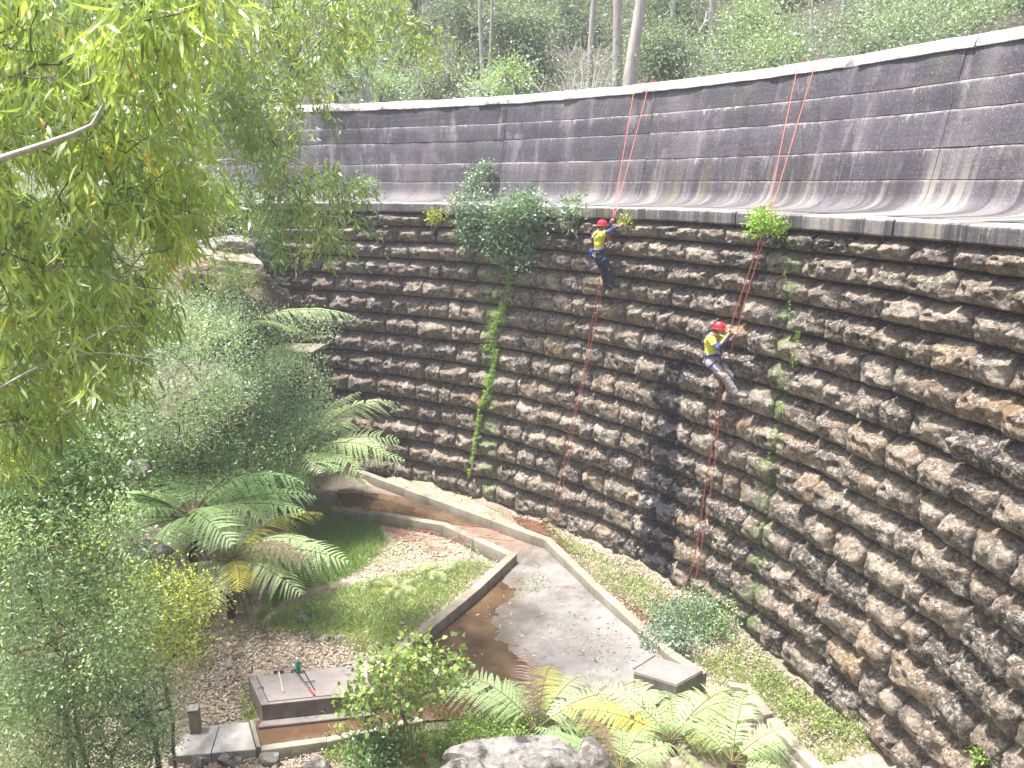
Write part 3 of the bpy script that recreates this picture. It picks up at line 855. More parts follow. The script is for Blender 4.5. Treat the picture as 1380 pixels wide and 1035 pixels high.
# ------------------------------------------------------------------ shrubs of the left bank and lower left corner
def tuft(per, spread, L, W, tpl='oval', **kw):
    return lambda C, g: cluster_leaves(C, per, spread, L, W, tpl, g, **kw)
def shrub(label, poly, n, y0, y1, foot, leafset, bark, seed, r=0.03, cat='shrub', name='shrub', group=None):
    g = np.random.default_rng(seed)
    C = crown_pts(poly, n, y0, y1, g)
    fx, fy = foot
    z0 = gz(fx, fy)
    C[:, 2] = np.maximum(C[:, 2], ground_z(C[:, 0], C[:, 1]) + 0.12)
    top = C[:, 2].max()
    stem = [(fx, fy, z0 - 0.08), (fx + 0.05, fy, z0 + 0.25 * max(top - z0, 0.4)), (fx - 0.03, fy + 0.05, z0 + 0.5 * max(top - z0, 0.5))]
    return plant(name, label, cat, stem, C, leafset, bark, r, seed, group, 'crown', 'trunk', 5, 0.5)
S_GLOSS = LS('leaf_glossy', tuft(80, 0.19, 0.075, 0.038))
S_SCRUB = LS('leaf_scrub', tuft(120, 0.155, 0.052, 0.021, 'flat'))
S_GREY = LS('leaf_grey', tuft(110, 0.21, 0.085, 0.024, 'flat', mean_dir=(0, 0, 0.5)))
S_YEL = LS('leaf_yellow', tuft(80, 0.19, 0.070, 0.026, 'flat'))
shrub('glossy dark green shrub below the drooping gum leaves at left edge', [(-40, 570), (60, 560), (150, 575), (165, 640), (130, 690), (60, 720), (-40, 740)], 150, 8.0, 9.6, (-6.0, 8.8), S_GLOSS, M['bark_brown'], 41)
shrub('dense small-leaved shrub filling the left edge below the glossy shrub', [(-40, 700), (60, 680), (150, 690), (190, 740), (200, 820), (170, 900), (90, 960), (-40, 980)], 340, 7.2, 9.8, (-5.6, 8.4), S_SCRUB, M['bark_brown'], 42)
shrub('grey-green shrub with dark forked stem in the bottom left corner', [(-40, 930), (60, 900), (140, 880), (205, 890), (232, 930), (222, 990), (195, 1060), (-40, 1060)], 320, 7.6, 9.8, (-4.9, 8.9), LS('leaf_scrub', tuft(110, 0.145, 0.050, 0.018, 'flat')), M['bark_dark'], 43, 0.04)
shrub('yellow-green shrub in front of the big tree fern skirt', [(130, 800), (190, 765), (240, 775), (288, 800), (262, 850), (262, 890), (200, 900), (140, 870)], 110, 9.6, 11.2, (-5.3, 10.2), S_YEL, M['bark_brown'], 44)
shrub('wispy grey-green shrub below the overhanging boulder on the left bank', [(165, 445), (230, 415), (330, 430), (350, 500), (330, 570), (240, 600), (150, 590), (140, 520)], 210, 15.2, 18.2, (-8.9, 16.5), S_GREY, M['bark_dark'], 45, 0.045)
shrub('pale feathery shrub beside the dark concrete block at the dam end', [(330, 470), (375, 460), (430, 505), (440, 560), (430, 610), (350, 620), (310, 580), (320, 520)], 170, 18.3, 20.2, (-7.7, 19.5), S_GREY, M['bark_dark'], 46, 0.04)
shrub('low dark shrub in shade above the tree ferns', [(150, 600), (230, 590), (330, 600), (420, 610), (400, 650), (300, 650), (200, 660), (140, 640)], 110, 16.2, 18.6, (-8.4, 17.5), LS('leaf_glossy', tuft(90, 0.28, 0.09, 0.04)), M['bark_dark'], 47, 0.05)
shrub('leafy creeper hanging beside the boulder at the dam end', [(330, 300), (360, 300), (362, 350), (335, 358)], 26, 22.6, 23.6, (-7.9, 23.4), LS('leaf_fig', tuft(60, 0.2, 0.10, 0.06, droop=0.8)), M['bark_dark'], 48, 0.04)
shrub('dark leafy bush on top of the left boulder against the dam', [(290, 250), (335, 245), (345, 300), (300, 310)], 34, 21.2, 22.6, (-8.3, 22.2), LS('leaf_glossy', tuft(60, 0.22, 0.09, 0.045)), M['bark_dark'], 49, 0.04)
shrub('grey spreading branchlets above the concrete block by the dam', [(330, 420), (400, 420), (452, 435), (440, 465), (380, 470), (330, 455)], 50, 19.8, 21.2, (-7.4, 21.0), LS('leaf_grey', tuft(46, 0.22, 0.09, 0.022, 'flat')), M['bark_dark'], 50, 0.04)
shrub('small bright creeper at the corner of the dark concrete block', [(405, 490), (430, 480), (438, 515), (412, 520)], 12, 20.6, 21.0, (-6.0, 21.2), LS('leaf_fig', tuft(50, 0.14, 0.09, 0.06)), M['bark_dark'], 51, 0.02)
shrub('grey shrub in front of the lower boulder on the left bank', [(240, 400), (330, 395), (345, 430), (300, 450), (235, 440)], 46, 18.6, 19.8, (-8.2, 19.2), LS('leaf_grey', tuft(80, 0.26, 0.085, 0.026, 'flat')), M['bark_dark'], 52, 0.03)
shrub('hanging green tussock on the face of the sandstone boulder', [(280, 345), (330, 340), (335, 375), (290, 385)], 16, 19.3, 19.7, (-7.9, 19.6), LS('leaf_gum_far', tuft(60, 0.16, 0.16, 0.014, 'lance', droop=1.2)), M['bark_dark'], 53, 0.01)
shrub('pale green bush between the second gum and the boulder', [(240, 250), (300, 240), (320, 300), (270, 320), (235, 300)], 46, 17.5, 19.2, (-9.2, 18.4), LS('leaf_gum_far', tuft(64, 0.25, 0.11, 0.03, 'flat')), M['bark_dark'], 54, 0.04)
shrub('tall shrub on the left bank seen through the near gum leaves', [(-60, 180), (60, 170), (160, 200), (240, 260), (230, 340), (120, 380), (-60, 380)], 80, 12.0, 15.0, (-9.4, 13.8), LS('leaf_scrub', tuft(90, 0.30, 0.09, 0.035, 'flat')), M['bark_dark'], 55, 0.05)
shrub('dark green shrub low on the left bank behind the near gum twigs', [(-60, 380), (100, 370), (220, 400), (190, 470), (150, 560), (60, 580), (-60, 560)], 170, 11.0, 14.5, (-8.8, 12.8), LS('leaf_scrub', tuft(90, 0.28, 0.085, 0.035, 'flat')), M['bark_dark'], 56, 0.05)

# ------------------------------------------------------------------ ferns
def fern_mat(name, stops, trans=0.35):
    n = NT(name)
    r = n.math('ADD', n.math('MULTIPLY', n.attr('rnd'), 0.45), n.math('MULTIPLY', n.rand(), 0.55))
    col = n.ramp(r, stops)
    n.done(col, 0.42, None, 0.5)
    tr = n.new('ShaderNodeBsdfTranslucent'); n.put(tr.inputs['Color'], n.mix(1.0, col, (1.2, 1.3, 0.6), 'MULTIPLY'))
    mx = n.new('ShaderNodeMixShader'); mx.inputs[0].default_value = trans
    n.l.new(n.b.outputs[0], mx.inputs[1]); n.l.new(tr.outputs[0], mx.inputs[2]); n.l.new(mx.outputs[0], n.out.inputs['Surface'])
    return n.m
M['fern'] = fern_mat('fern_frond', [(0, (0.22, 0.40, 0.17)), (0.5, (0.32, 0.50, 0.22)), (1, (0.45, 0.60, 0.28))])
M['fern_pale'] = fern_mat('pale_fern_frond', [(0, (0.27, 0.37, 0.18)), (0.5, (0.40, 0.50, 0.26)), (1, (0.52, 0.60, 0.33))])
M['fern_yellow'] = fern_mat('yellowing_fern_frond', [(0, (0.36, 0.36, 0.06)), (0.5, (0.50, 0.47, 0.08)), (1, (0.60, 0.50, 0.12))])
M['fern_brown'] = fern_mat('dead_fern_frond', [(0, (0.10, 0.06, 0.045)), (0.5, (0.17, 0.11, 0.08)), (1, (0.26, 0.17, 0.12))], 0.1)
M['rachis'] = flat_mat('frond_stalk', (0.16, 0.14, 0.05), 0.6)
M['trunk_fern'] = bark_mat('fibrous_fern_trunk', (0.02, 0.014, 0.011), (0.085, 0.055, 0.042))

def frond_mesh(seed, a0, a1, mats, npin=21, nsub=15, stalk=0.16, width=0.29, droop=0.3):
    """unit-length frond along +Y starting at elevation a0 and bending to a1"""
    g = np.random.default_rng(seed)
    K = 40
    s = np.linspace(0, 1, K); an = a0 + (a1 - a0) * s ** 1.15
    side = 0.06 * g.normal() * s ** 2
    yy = np.concatenate([[0], np.cumsum(np.cos(an[:-1]) / (K - 1))]); zz = np.concatenate([[0], np.cumsum(np.sin(an[:-1]) / (K - 1))])
    def at(q): return np.array([np.interp(q, s, side), np.interp(q, s, yy), np.interp(q, s, zz)])
    cr = Crown()
    for i in range(npin):
        q = stalk + (1 - stalk) * (i + 0.5) / npin
        f = (q - stalk) / (1 - stalk)
        L = width * (0.22 + 0.78 * math.sin(math.pi * min(1, (0.12 + 0.88 * f)) ** 0.85)) * (1 if f < 0.93 else 0.75)
        L = width * max(0.06, (math.sin(math.pi * (0.1 + 0.9 * f) ** 0.9)) ** 0.75)
        c = at(q); e = np.interp(q, s, an)
        fwd = np.array([0, math.cos(e), math.sin(e)]); up = np.array([0, -math.sin(e), math.cos(e)])
        for sg in (-1, 1):
            if g.random() < 0.04: continue
            L *= g.uniform(0.86, 1.08)
            jit = g.normal(0, 0.09)
            d = norm(np.array([sg * 0.86, 0, 0]) + fwd * (0.42 + jit) - up * 0.05)
            m = nsub
            u = (np.arange(m) + 0.6) / m
            P = c + np.outer(u * L, d) - np.outer((u ** 2) * L * droop * g.uniform(0.7, 1.4), np.array([0, 0, 1.0]))
            for ss in (-1, 1):
                pd = norm(fwd * ss * 1.0 + d * 0.35)
                D = np.tile(pd, (m, 1)) + g.normal(0, 0.07, (m, 3)) - np.array([0, 0, 0.12])
                l = (1 - 0.72 * u ** 1.6) * width * 0.068 * (0.6 + 0.4 * math.sin(math.pi * min(f + 0.1, 1)))
                r = np.clip(0.5 + 0.25 * g.normal(size=m), 0, 1)
                V, F, R2 = leaves(P, D, l, l * 1.15, 'flat', r, g, up * 30 * ss * 0 + np.tile(up * 30, (m, 1)))
                cr.add(V, F, R2)
    me = cr.mesh('frond', mats[0])
    # stalk as real geometry in the same mesh
    mb = MB(); mb.tube([at(q) for q in np.linspace(0, 0.98, 14)], np.linspace(0.009, 0.0015, 14), 5)
    Vs = np.vstack(mb.v); b = len(me.vertices)
    bm = bmesh.new(); bm.from_mesh(me)
    lay = bm.verts.layers.float.get('rnd')
    nv = [bm.verts.new(v) for v in Vs]
    for v in nv: v[lay] = 0.5
    for blk in mb.f4 + mb.f3:
        for f in blk:
            fc = bm.faces.new([nv[i] for i in f]); fc.material_index = 1
    bm.to_mesh(me); bm.free()
    me.materials.append(mats[1])
    return me
FR = {'arch': [frond_mesh(1, R_(50), R_(-38), (M['fern'], M['rachis'])), frond_mesh(2, R_(42), R_(-28), (M['fern'], M['rachis']))],
      'flat': [frond_mesh(3, R_(18), R_(-22), (M['fern'], M['rachis'])), frond_mesh(4, R_(8), R_(-36), (M['fern'], M['rachis']))],
      'up': [frond_mesh(5, R_(72), R_(5), (M['fern'], M['rachis'])), frond_mesh(6, R_(64), R_(-6), (M['fern'], M['rachis']))],
      'hang': [frond_mesh(7, R_(-15), R_(-78), (M['fern'], M['rachis']), 18, 9)]}
def set_mat(o, mat):
    o.material_slots[0].link = 'OBJECT'; o.material_slots[0].material = mat

def tree_fern(label, base, height, fronds, mat='fern', seed=0, lean=(0, 0), skirt=0, name='tree_fern', trunk_r=0.085, group=None, cat='tree fern'):
    """fronds: list of (azimuth deg clockwise from +Y, kind, length[, material])"""
    g = np.random.default_rng(seed)
    root = empty(name, base); tag(root, label, cat, group)
    mb = MB()
    zs = np.linspace(-0.1, height, 9)
    pts = [(lean[0] * max(z, 0) / max(height, 0.1) + g.normal(0, 0.008), lean[1] * max(z, 0) / max(height, 0.1) + g.normal(0, 0.008), z) for z in zs]
    mb.tube(pts, trunk_r * (1.15 - 0.25 * np.linspace(0, 1, 9)) * g.uniform(0.9, 1.12, 9), 9)
    mb.build('trunk', M['trunk_fern'], root, True)
    top = Vector(pts[-1])
    for fr in fronds:
        az, kind, L = fr[0], fr[1], fr[2]
        me = FR[kind][int(g.integers(len(FR[kind])))]
        L *= FS
        o = obj('frond', me, root, top + Vector((0, 0, g.uniform(-0.04, 0.02))), (g.normal(-0.04, 0.12), g.normal(0, 0.2), -R_(az)), (L * g.uniform(0.85, 1.0), L, L))
        mm = fr[3] if len(fr) > 3 else mat
        if len(fr) < 4 and g.random() < 0.10: mm = 'fern_yellow' if g.random() < 0.5 else 'fern_brown'
        set_mat(o, M[mm])
    for i in range(skirt):
        az = g.uniform(0, 360)
        a = R_(az); q = g.uniform(0.25, 0.6); h0 = height * g.uniform(0.6, 0.95)
        mb = MB(); mb.tube([top + Vector((0, 0, h0 - height)), Vector((math.sin(a) * q * 0.55, math.cos(a) * q * 0.55, h0 * 0.72)), Vector((math.sin(a) * q * 0.9, math.cos(a) * q * 0.9, h0 * 0.36)), Vector((math.sin(a) * q * 1.1, math.cos(a) * q * 1.1, 0.02))], [0.012, 0.011, 0.008, 0.004], 5)
        mb.build('dead_frond', M['fern_brown'], root, True)
    return root
FS = 1.45
def ring(n, kind, L, g, a0=0, jit=14, mats=None):
    return [(a0 + 360 / n * i + g.normal(0, jit), kind, L * g.uniform(0.82, 1.12)) + ((mats[int(g.integers(len(mats)))],) if mats else ()) for i in range(n)]
g = np.random.default_rng(61)
B = G(398, 712); B.z = gz(B.x, B.y)
tree_fern('tree fern with sunlit fronds arching over the upper channel beside the dam foot', B, 2.0,
          [(75, 'arch', 1.9, 'fern_pale'), (55, 'arch', 2.3, 'fern_pale'), (92, 'arch', 1.7, 'fern_pale'), (112, 'flat', 1.5, 'fern_pale'), (135, 'arch', 1.3), (170, 'flat', 1.3), (215, 'flat', 1.2), (260, 'flat', 1.2), (320, 'arch', 1.6), (20, 'arch', 1.7), (65, 'up', 1.7, 'fern_pale'), (40, 'up', 1.5, 'fern_pale'), (84, 'flat', 1.9, 'fern_pale'), (100, 'arch', 1.9, 'fern_pale'), (120, 'arch', 1.6, 'fern_pale'), (150, 'arch', 1.4, 'fern_pale')], 'fern', 1, (0.35, -0.1))
B = G(342, 705); B.z = gz(B.x, B.y)
tree_fern('short tree fern with bare dark stalks behind the big fern clump', B, 0.5, ring(9, 'up', 1.3, g) + [(120, 'arch', 1.3), (60, 'arch', 1.3)], 'fern', 2, (0, 0))
B = G(312, 832); B.z = gz(B.x, B.y)
tree_fern('tree fern with a yellow frond above a skirt of brown dead fronds', B, 1.35,
          [(150, 'flat', 1.25, 'fern_yellow'), (105, 'arch', 1.65), (82, 'arch', 1.6), (175, 'flat', 1.0), (205, 'flat', 1.0), (240, 'flat', 1.2), (300, 'arch', 1.4), (350, 'arch', 1.5), (50, 'arch', 1.6), (125, 'flat', 1.5), (90, 'flat', 1.8), (65, 'flat', 1.7), (20, 'flat', 1.6), (120, 'arch', 1.7)], 'fern_pale', 3, (0.1, 0.05), 30)
B = G(262, 800); B.z = gz(B.x, B.y)
tree_fern('tallest tree fern of the left clump with broad dark green fronds', B, 1.85,
          ring(13, 'arch', 1.7, g, 20, 14, ('fern', 'fern', 'fern_pale')) + ring(9, 'flat', 1.7, g, 5, 14, ('fern', 'fern_pale')) + [(60, 'flat', 1.9), (85, 'arch', 2.0), (30, 'arch', 1.9), (265, 'flat', 1.5), (280, 'arch', 1.4), (110, 'flat', 1.6)], 'fern', 4, (0.15, 0), 14)
B = Vector((-8.3, 20.6, 0)); B.z = gz(B.x, B.y) 
tree_fern('pale flat fern under the overhanging boulder on the left bank', A(330, 448, 19.4), 0.25, [(90, 'flat', 1.3, 'fern_pale'), (60, 'flat', 1.3, 'fern_pale'), (120, 'flat', 1.3, 'fern_pale'), (270, 'flat', 1.4, 'fern_pale'), (300, 'flat', 1.3, 'fern_pale'), (240, 'flat', 1.2, 'fern_pale'), (180, 'flat', 1.0, 'fern_pale'), (80, 'flat', 2.0, 'fern_pale')], 'fern_pale', 5)
# bottom of the picture
FS = 1.12
B = G(722, 1000); B.z = gz(B.x, B.y)
tree_fern('pale fern fanning up behind the big lichened boulder', B, 0.22,
          [(282, 'arch', 1.9), (298, 'arch', 1.7), (318, 'arch', 1.5), (352, 'up', 1.25), (12, 'arch', 1.5), (35, 'arch', 1.5), (58, 'arch', 1.6), (78, 'arch', 1.5), (95, 'flat', 1.3), (335, 'arch', 1.4), (262, 'flat', 1.3), (25, 'flat', 1.2, 'fern'), (310, 'flat', 1.3, 'fern'), (120, 'flat', 0.9)], 'fern_pale', 6)
B = G(905, 1015); B.z = gz(B.x, B.y)
tree_fern('broad pale fern below the square concrete sluice box', B, 0.25,
          [(285, 'arch', 1.7), (310, 'arch', 1.5), (338, 'arch', 1.4), (5, 'arch', 1.3), (30, 'arch', 1.4), (52, 'arch', 1.6), (75, 'arch', 1.6), (100, 'flat', 1.3), (255, 'flat', 1.4), (322, 'flat', 1.3, 'fern'), (20, 'flat', 1.2, 'fern'), (62, 'flat', 1.3), (225, 'flat', 1.0), (140, 'flat', 0.9), (90, 'flat', 1.2, 'fern_yellow')], 'fern_pale', 7)
B = G(985, 1050); B.z = gz(B.x, B.y)
tree_fern('fern with long ribbed fronds lying over the lower kerb beams', B, 0.3,
          [(30, 'arch', 1.4), (60, 'flat', 1.4, 'fern'), (85, 'flat', 1.3), (5, 'arch', 1.3), (330, 'arch', 1.3), (300, 'arch', 1.2), (110, 'flat', 1.1), (45, 'flat', 1.3), (15, 'flat', 1.0, 'fern'), (70, 'arch', 1.2)], 'fern_pale', 8)
B = G(835, 1060); B.z = gz(B.x, B.y)
tree_fern('lowest fern at the bottom edge to the right of the boulder', B, 0.25, [(270, 'flat', 1.2), (300, 'arch', 1.3), (330, 'arch', 1.2), (0, 'arch', 1.1), (40, 'arch', 1.2), (70, 'arch', 1.1), (285, 'flat', 1.3, 'fern'), (20, 'flat', 1.0)], 'fern_pale', 9)
# small bracken on the flat
FS = 1.1
for i, (px, py, lb, nn, LL) in enumerate(((585, 775, 'largest bracken fern on the flat inside the bend of the kerb', 8, 0.62), (535, 800, 'small bracken fern left of the larger one on the flat', 7, 0.5), (640, 745, 'tiny bracken sprig close to the kerb corner', 5, 0.26),
                                          (500, 790, 'bracken fern at the edge of the bright grass patch', 6, 0.42))):
    B = G(px, py); B.z = gz(B.x, B.y)
    tree_fern(lb, B, 0.06, ring(nn, 'arch', LL, g), 'fern_pale', 20 + i, (0, 0), 0, 'bracken_fern', 0.02, None, 'fern')

# ------------------------------------------------------------------ sapling with heart-shaped leaves
g = np.random.default_rng(71)
C = crown_pts([(470, 925), (500, 895), (560, 870), (615, 880), (625, 905), (600, 925), (560, 955), (520, 965), (470, 965)], 95, 9.8, 11.0, g)
B = G(553, 1032); B.z = gz(B.x, B.y)
plant('sapling', 'thin sapling with broad heart-shaped leaves in front of the concrete pit', 'sapling', [(B.x, B.y, B.z - 0.05), (B.x + 0.02, B.y, B.z + 0.35), (B.x - 0.02, B.y, B.z + 0.7)], C,
      LS('leaf_sapling', tuft(18, 0.15, 0.085, 0.072, 'heart', droop=0.4)), M['bark_brown'], 0.03, 72)

# ------------------------------------------------------------------ plants growing out of the dam
def wall_plant(label, poly, n, depth, leafset, seed, root_px, name='wall_shrub', cat='shrub', r=0.03):
    g = np.random.default_rng(seed)
    Q = poly_px(poly, n, g)
    C = np.array([on_wall(q[0], q[1], 0.12 + g.uniform(0.0, depth)) for q in Q])
    b = on_wall(*root_px, 0.02); b2 = on_wall(root_px[0], root_px[1] - 8, 0.35)
    return plant(name, label, cat, [b, (b + b2) / 2, b2], C, leafset, M['bark_brown'], r, seed)
wall_plant('large dense green shrub rooted in the stones left of the upper climber', [(664, 290), (674, 266), (700, 256), (722, 270), (738, 298), (730, 318), (712, 332), (714, 350), (686, 358), (670, 345), (660, 320)], 80, 0.45, LS('leaf_fig', tuft(64, 0.15, 0.10, 0.07, 'oval', mean_dir=(0, -0.3, 0.3))), 81, (690, 350))
wall_plant('paler open shrub rising in front of the concrete beside the dense wall shrub', [(606, 280), (610, 262), (626, 250), (634, 220), (658, 216), (662, 250), (650, 285), (644, 325), (630, 342), (618, 335), (622, 310), (628, 295)], 62, 0.35, LS('leaf_fig', tuft(34, 0.11, 0.10, 0.065, 'oval')), 82, (640, 345))
wall_plant('small grey fern-like plant hanging from the ledge right of the wall shrub', [(752, 268), (778, 262), (785, 285), (770, 305), (755, 290)], 14, 0.3, LS('leaf_fig', tuft(40, 0.10, 0.13, 0.04, 'lance', droop=0.5)), 83, (768, 290), 'ledge_fern', 'plant', 0.012)
wall_plant('light green tuft under the ledge left of the wall shrub', [(580, 280), (600, 280), (604, 294), (590, 302), (578, 294)], 9, 0.25, LS('leaf_yellow', tuft(46, 0.08, 0.10, 0.03, 'lance')), 84, (590, 293), 'ledge_fern', 'plant', 0.012)
wall_plant('light green tuft in the reach of the upper climber', [(838, 292), (850, 292), (853, 302), (842, 306)], 6, 0.22, LS('leaf_yellow', tuft(46, 0.07, 0.09, 0.03, 'lance')), 85, (845, 302), 'ledge_fern', 'plant', 0.012)
wall_plant('bright green fern tuft under the ledge above the lower climber', [(1012, 296), (1030, 288), (1044, 296), (1040, 312), (1018, 318)], 11, 0.28, LS('leaf_moss', tuft(56, 0.09, 0.10, 0.03, 'lance')), 86, (1028, 308), 'ledge_fern', 'plant', 0.012)
wall_plant('small green tuft just right of the bright fern tuft under the ledge', [(1046, 302), (1056, 303), (1054, 312), (1045, 312)], 5, 0.15, LS('leaf_moss', tuft(40, 0.07, 0.07, 0.025, 'lance')), 87, (1050, 308), 'ledge_fern', 'plant', 0.012)
wall_plant('trailing plant on the concrete foot near the far left end', [(488, 240), (505, 240), (500, 262), (490, 262)], 8, 0.12, LS('leaf_grey', tuft(40, 0.10, 0.09, 0.03, 'lance', droop=0.7)), 88, (496, 255), 'ledge_fern', 'plant', 0.012)
wall_plant('small weed in the lowest courses at the bottom right', [(1312, 1012), (1326, 1008), (1328, 1022), (1316, 1026)], 5, 0.15, LS('leaf_moss', tuft(26, 0.06, 0.07, 0.03)), 89, (1320, 1020), 'wall_weed', 'plant', 0.01)
# hanging moss runs
def moss_run(label, patches, seed, leaf=0.045):
    g = np.random.default_rng(seed); cr = Crown()
    for px, py, hw, hh, n in patches:
        q = np.stack([g.normal(px, hw * 0.5, n), g.uniform(py - hh, py + hh, n)], 1)
        P = np.array([on_wall(a, b, 0.2 + g.uniform(0, 0.1)) for a, b in q])
        D = g.normal(size=(n, 3)) * 0.5 + np.array([-0.5, -0.6, -0.5])
        cr.add(*leaves(P, D, leaf * g.uniform(0.6, 1.5, n), leaf * 0.5, 'oval', g.random(n), g))
    o = obj('moss', cr.mesh('moss', M['leaf_moss'])); tag(o, label, 'moss', None, 'stuff'); return o
PATH = [(687, 366), (684, 380), (684, 395), (678, 410), (674, 424), (668, 440), (662, 455), (667, 475), (664, 495), (660, 515), (654, 530), (648, 545), (646, 562), (643, 580), (640, 600), (636, 620), (632, 645)]
mp = []
for i in range(len(PATH) - 1):
    for k in range(3):
        f = k / 3; w_ = 6.5 - 4.0 * (i / 16)
        mp.append((PATH[i][0] * (1 - f) + PATH[i + 1][0] * f + rng.normal(0, 1.5), PATH[i][1] * (1 - f) + PATH[i + 1][1] * f, w_ * rng.uniform(0.5, 1.2), 5, int(rng.uniform(40, 150))))
mp += [(672, 428, 11, 7, 420), (664, 442, 9, 7, 260), (655, 468, 6, 4, 160), (660, 512, 8, 7, 300)]
moss_run('bright green moss and liverwort running down the stones below the big wall shrub', mp, 91, 0.040)
moss_run('thin green moss streak down the stones right of the lower climber',
         [(1052, 345, 4, 8, 50), (1058, 372, 3, 8, 40), (1075, 455, 4, 10, 80), (1070, 482, 5, 12, 110), (1060, 515, 4, 10, 70), (1052, 548, 5, 7, 90), (1036, 620, 3, 12, 40), (1020, 660, 4, 12, 40), (1064, 420, 2, 16, 40), (1044, 585, 3, 16, 40), (1012, 700, 3, 14, 30)], 92, 0.026)
moss_run('small moss streak at the far left end of the dam', [(352, 262, 4, 5, 60), (352, 288, 4, 8, 160), (351, 305, 4, 4, 60)], 93)

# ------------------------------------------------------------------ forest behind the dam
def far_tree(label, px, py, hw, hh, Y, seed, leafmat='leaf_far', n=80, per=60, L=0.17, W=0.06, base_px=None, bark='bark_grey', r=0.09, name='tree', cat='tree', group=None, sub=4, tpl='flat', drop=0.2):
    g = np.random.default_rng(seed)
    k = Y / FPX
    c = A(px, py, Y)
    blobs = []
    for i in range(sub):
        a = g.uniform(-0.6, 0.6, 3)
        f = g.uniform(0.45, 0.7)
        blobs.append((c.x + a[0] * hw * k, c.y + a[1] * hw * k, c.z + a[2] * hh * k, hw * k * f, hw * k * f, hh * k * f))
    C = blob_points(blobs, int(n * 1.35), g, 0.2)
    bx = c.x if base_px is None else A(base_px, py, Y).x
    z0 = gz(bx, Y)
    C[:, 2] = np.maximum(C[:, 2], z0 + 0.25)
    stem = [(bx, Y, z0 - 0.15), (bx + g.normal(0, 0.1), Y, z0 + 0.35 * max(c.z - z0, 0.8)), (c.x * 0.4 + bx * 0.6, Y, z0 + 0.7 * max(c.z - z0, 0.8))]
    ls = LS(leafmat, lambda C_, g_: cluster_leaves(C_, per, 0.30 * max(1.0, L / 0.17), L, W, tpl, g_, droop=drop))
    return plant(name, label, cat, stem, C, ls, M[bark], r, seed, group, 'crown', 'trunk', 5, 0.42)

# trees and bushes, left to right (crowns that show above the crest)
far_tree('pale bush at the far left end of the crest under the second gum', 452, 95, 42, 34, 27, 201, 'leaf_grey', 60, 40, 0.14, 0.05, name='bush', cat='bush')
far_tree('dark tree behind the gum spray at upper left centre', 480, 25, 60, 45, 38, 202, 'leaf_far', 110)
far_tree('low bush on the leaf-littered slope right of the gum spray', 512, 112, 40, 18, 29, 203, 'leaf_grey', 46, 40, 0.13, 0.05, name='bush', cat='bush')
far_tree('bush at the crest below the rocky slope', 590, 105, 30, 26, 28, 204, 'leaf_far', 46, 40, 0.13, 0.05, name='bush', cat='bush')
far_tree('tall dark tree at the top edge above the rocky slope', 560, -20, 50, 50, 44, 205, 'leaf_far', 110)
far_tree('blue-green tree left of the twin thin trunks', 620, 40, 52, 44, 36, 206, 'leaf_far', 120)
far_tree('blue-green tree crown in the middle above the crest', 690, 55, 55, 42, 33, 207, 'leaf_far', 150)
far_tree('tree behind the middle crown touching the top edge', 700, -5, 70, 34, 42, 208, 'leaf_far', 110)
far_tree('small bright bush at the crest left of the bare white bush', 700, 113, 26, 14, 25, 209, 'leaf_scrub', 30, 40, 0.11, 0.05, name='bush', cat='bush')
far_tree('low grey bush at the crest left of the small bright bush', 655, 118, 30, 12, 26, 210, 'leaf_grey', 30, 40, 0.12, 0.05, name='bush', cat='bush')
far_tree('tree behind the bare white bush', 790, 30, 50, 50, 36, 211, 'leaf_far', 110, 42)
far_tree('leafy shrub right of the leaning pale trunk', 905, 82, 48, 26, 27, 212, 'leaf_far', 100, 44, 0.13, 0.06, name='bush', cat='bush')
far_tree('tree crown above the shrub right of the leaning trunk', 915, 25, 62, 34, 35, 213, 'leaf_far', 130)
far_tree('green tree with layered sprays right of the thin white trunk', 1010, 45, 48, 38, 30, 214, 'leaf_scrub', 110, 40, 0.14, 0.055)
far_tree('yellowish bush at the crest near the right ropes', 1035, 85, 38, 20, 26, 215, 'leaf_scrub', 60, 40, 0.12, 0.05, name='bush', cat='bush')
far_tree('light green tree above the right ropes', 1075, 20, 45, 36, 33, 216, 'leaf_scrub', 90, 40, 0.15, 0.06)
far_tree('grey twiggy tree right of the ropes', 1140, 45, 50, 38, 29, 217, 'leaf_grey', 60, 34, 0.13, 0.04)
far_tree('tree at the top edge above the grey twiggy tree', 1150, -10, 70, 32, 40, 218, 'leaf_far', 110)
far_tree('rounded bush against the crest right of the grey twiggy tree', 1205, 50, 42, 30, 25, 219, 'leaf_grey', 80, 40, 0.12, 0.05, name='bush', cat='bush')
far_tree('dark tree at the top edge before the right corner', 1255, 5, 52, 40, 34, 220, 'leaf_far', 110)
far_tree('tree with forked pale trunk near the top right corner', 1330, 8, 50, 34, 26, 221, 'leaf_scrub', 90, 36, 0.13, 0.05, 1332, 'bark_pale', 0.1)
far_tree('bush against the crest near the top right corner', 1300, 38, 30, 18, 24, 222, 'leaf_grey', 44, 40, 0.11, 0.05, name='bush', cat='bush')
far_tree('tree filling the top right corner', 1385, -5, 42, 36, 30, 223, 'leaf_far', 80)

far_tree('grey bush on the bare slope in the extreme top right corner', 1368, 30, 28, 22, 23.5, 224, 'leaf_grey', 46, 44, 0.11, 0.045, name='bush', cat='bush')
far_tree('small dark bush at the crest right of the grey twiggy tree', 1165, 74, 30, 14, 23.5, 225, 'leaf_far', 36, 44, 0.11, 0.045, name='bush', cat='bush')

far_tree('wide scrubby bush filling the slope at the far right of the crest', 1352, 16, 60, 24, 25, 226, 'leaf_far', 90, 50, 0.12, 0.045, name='bush', cat='bush')

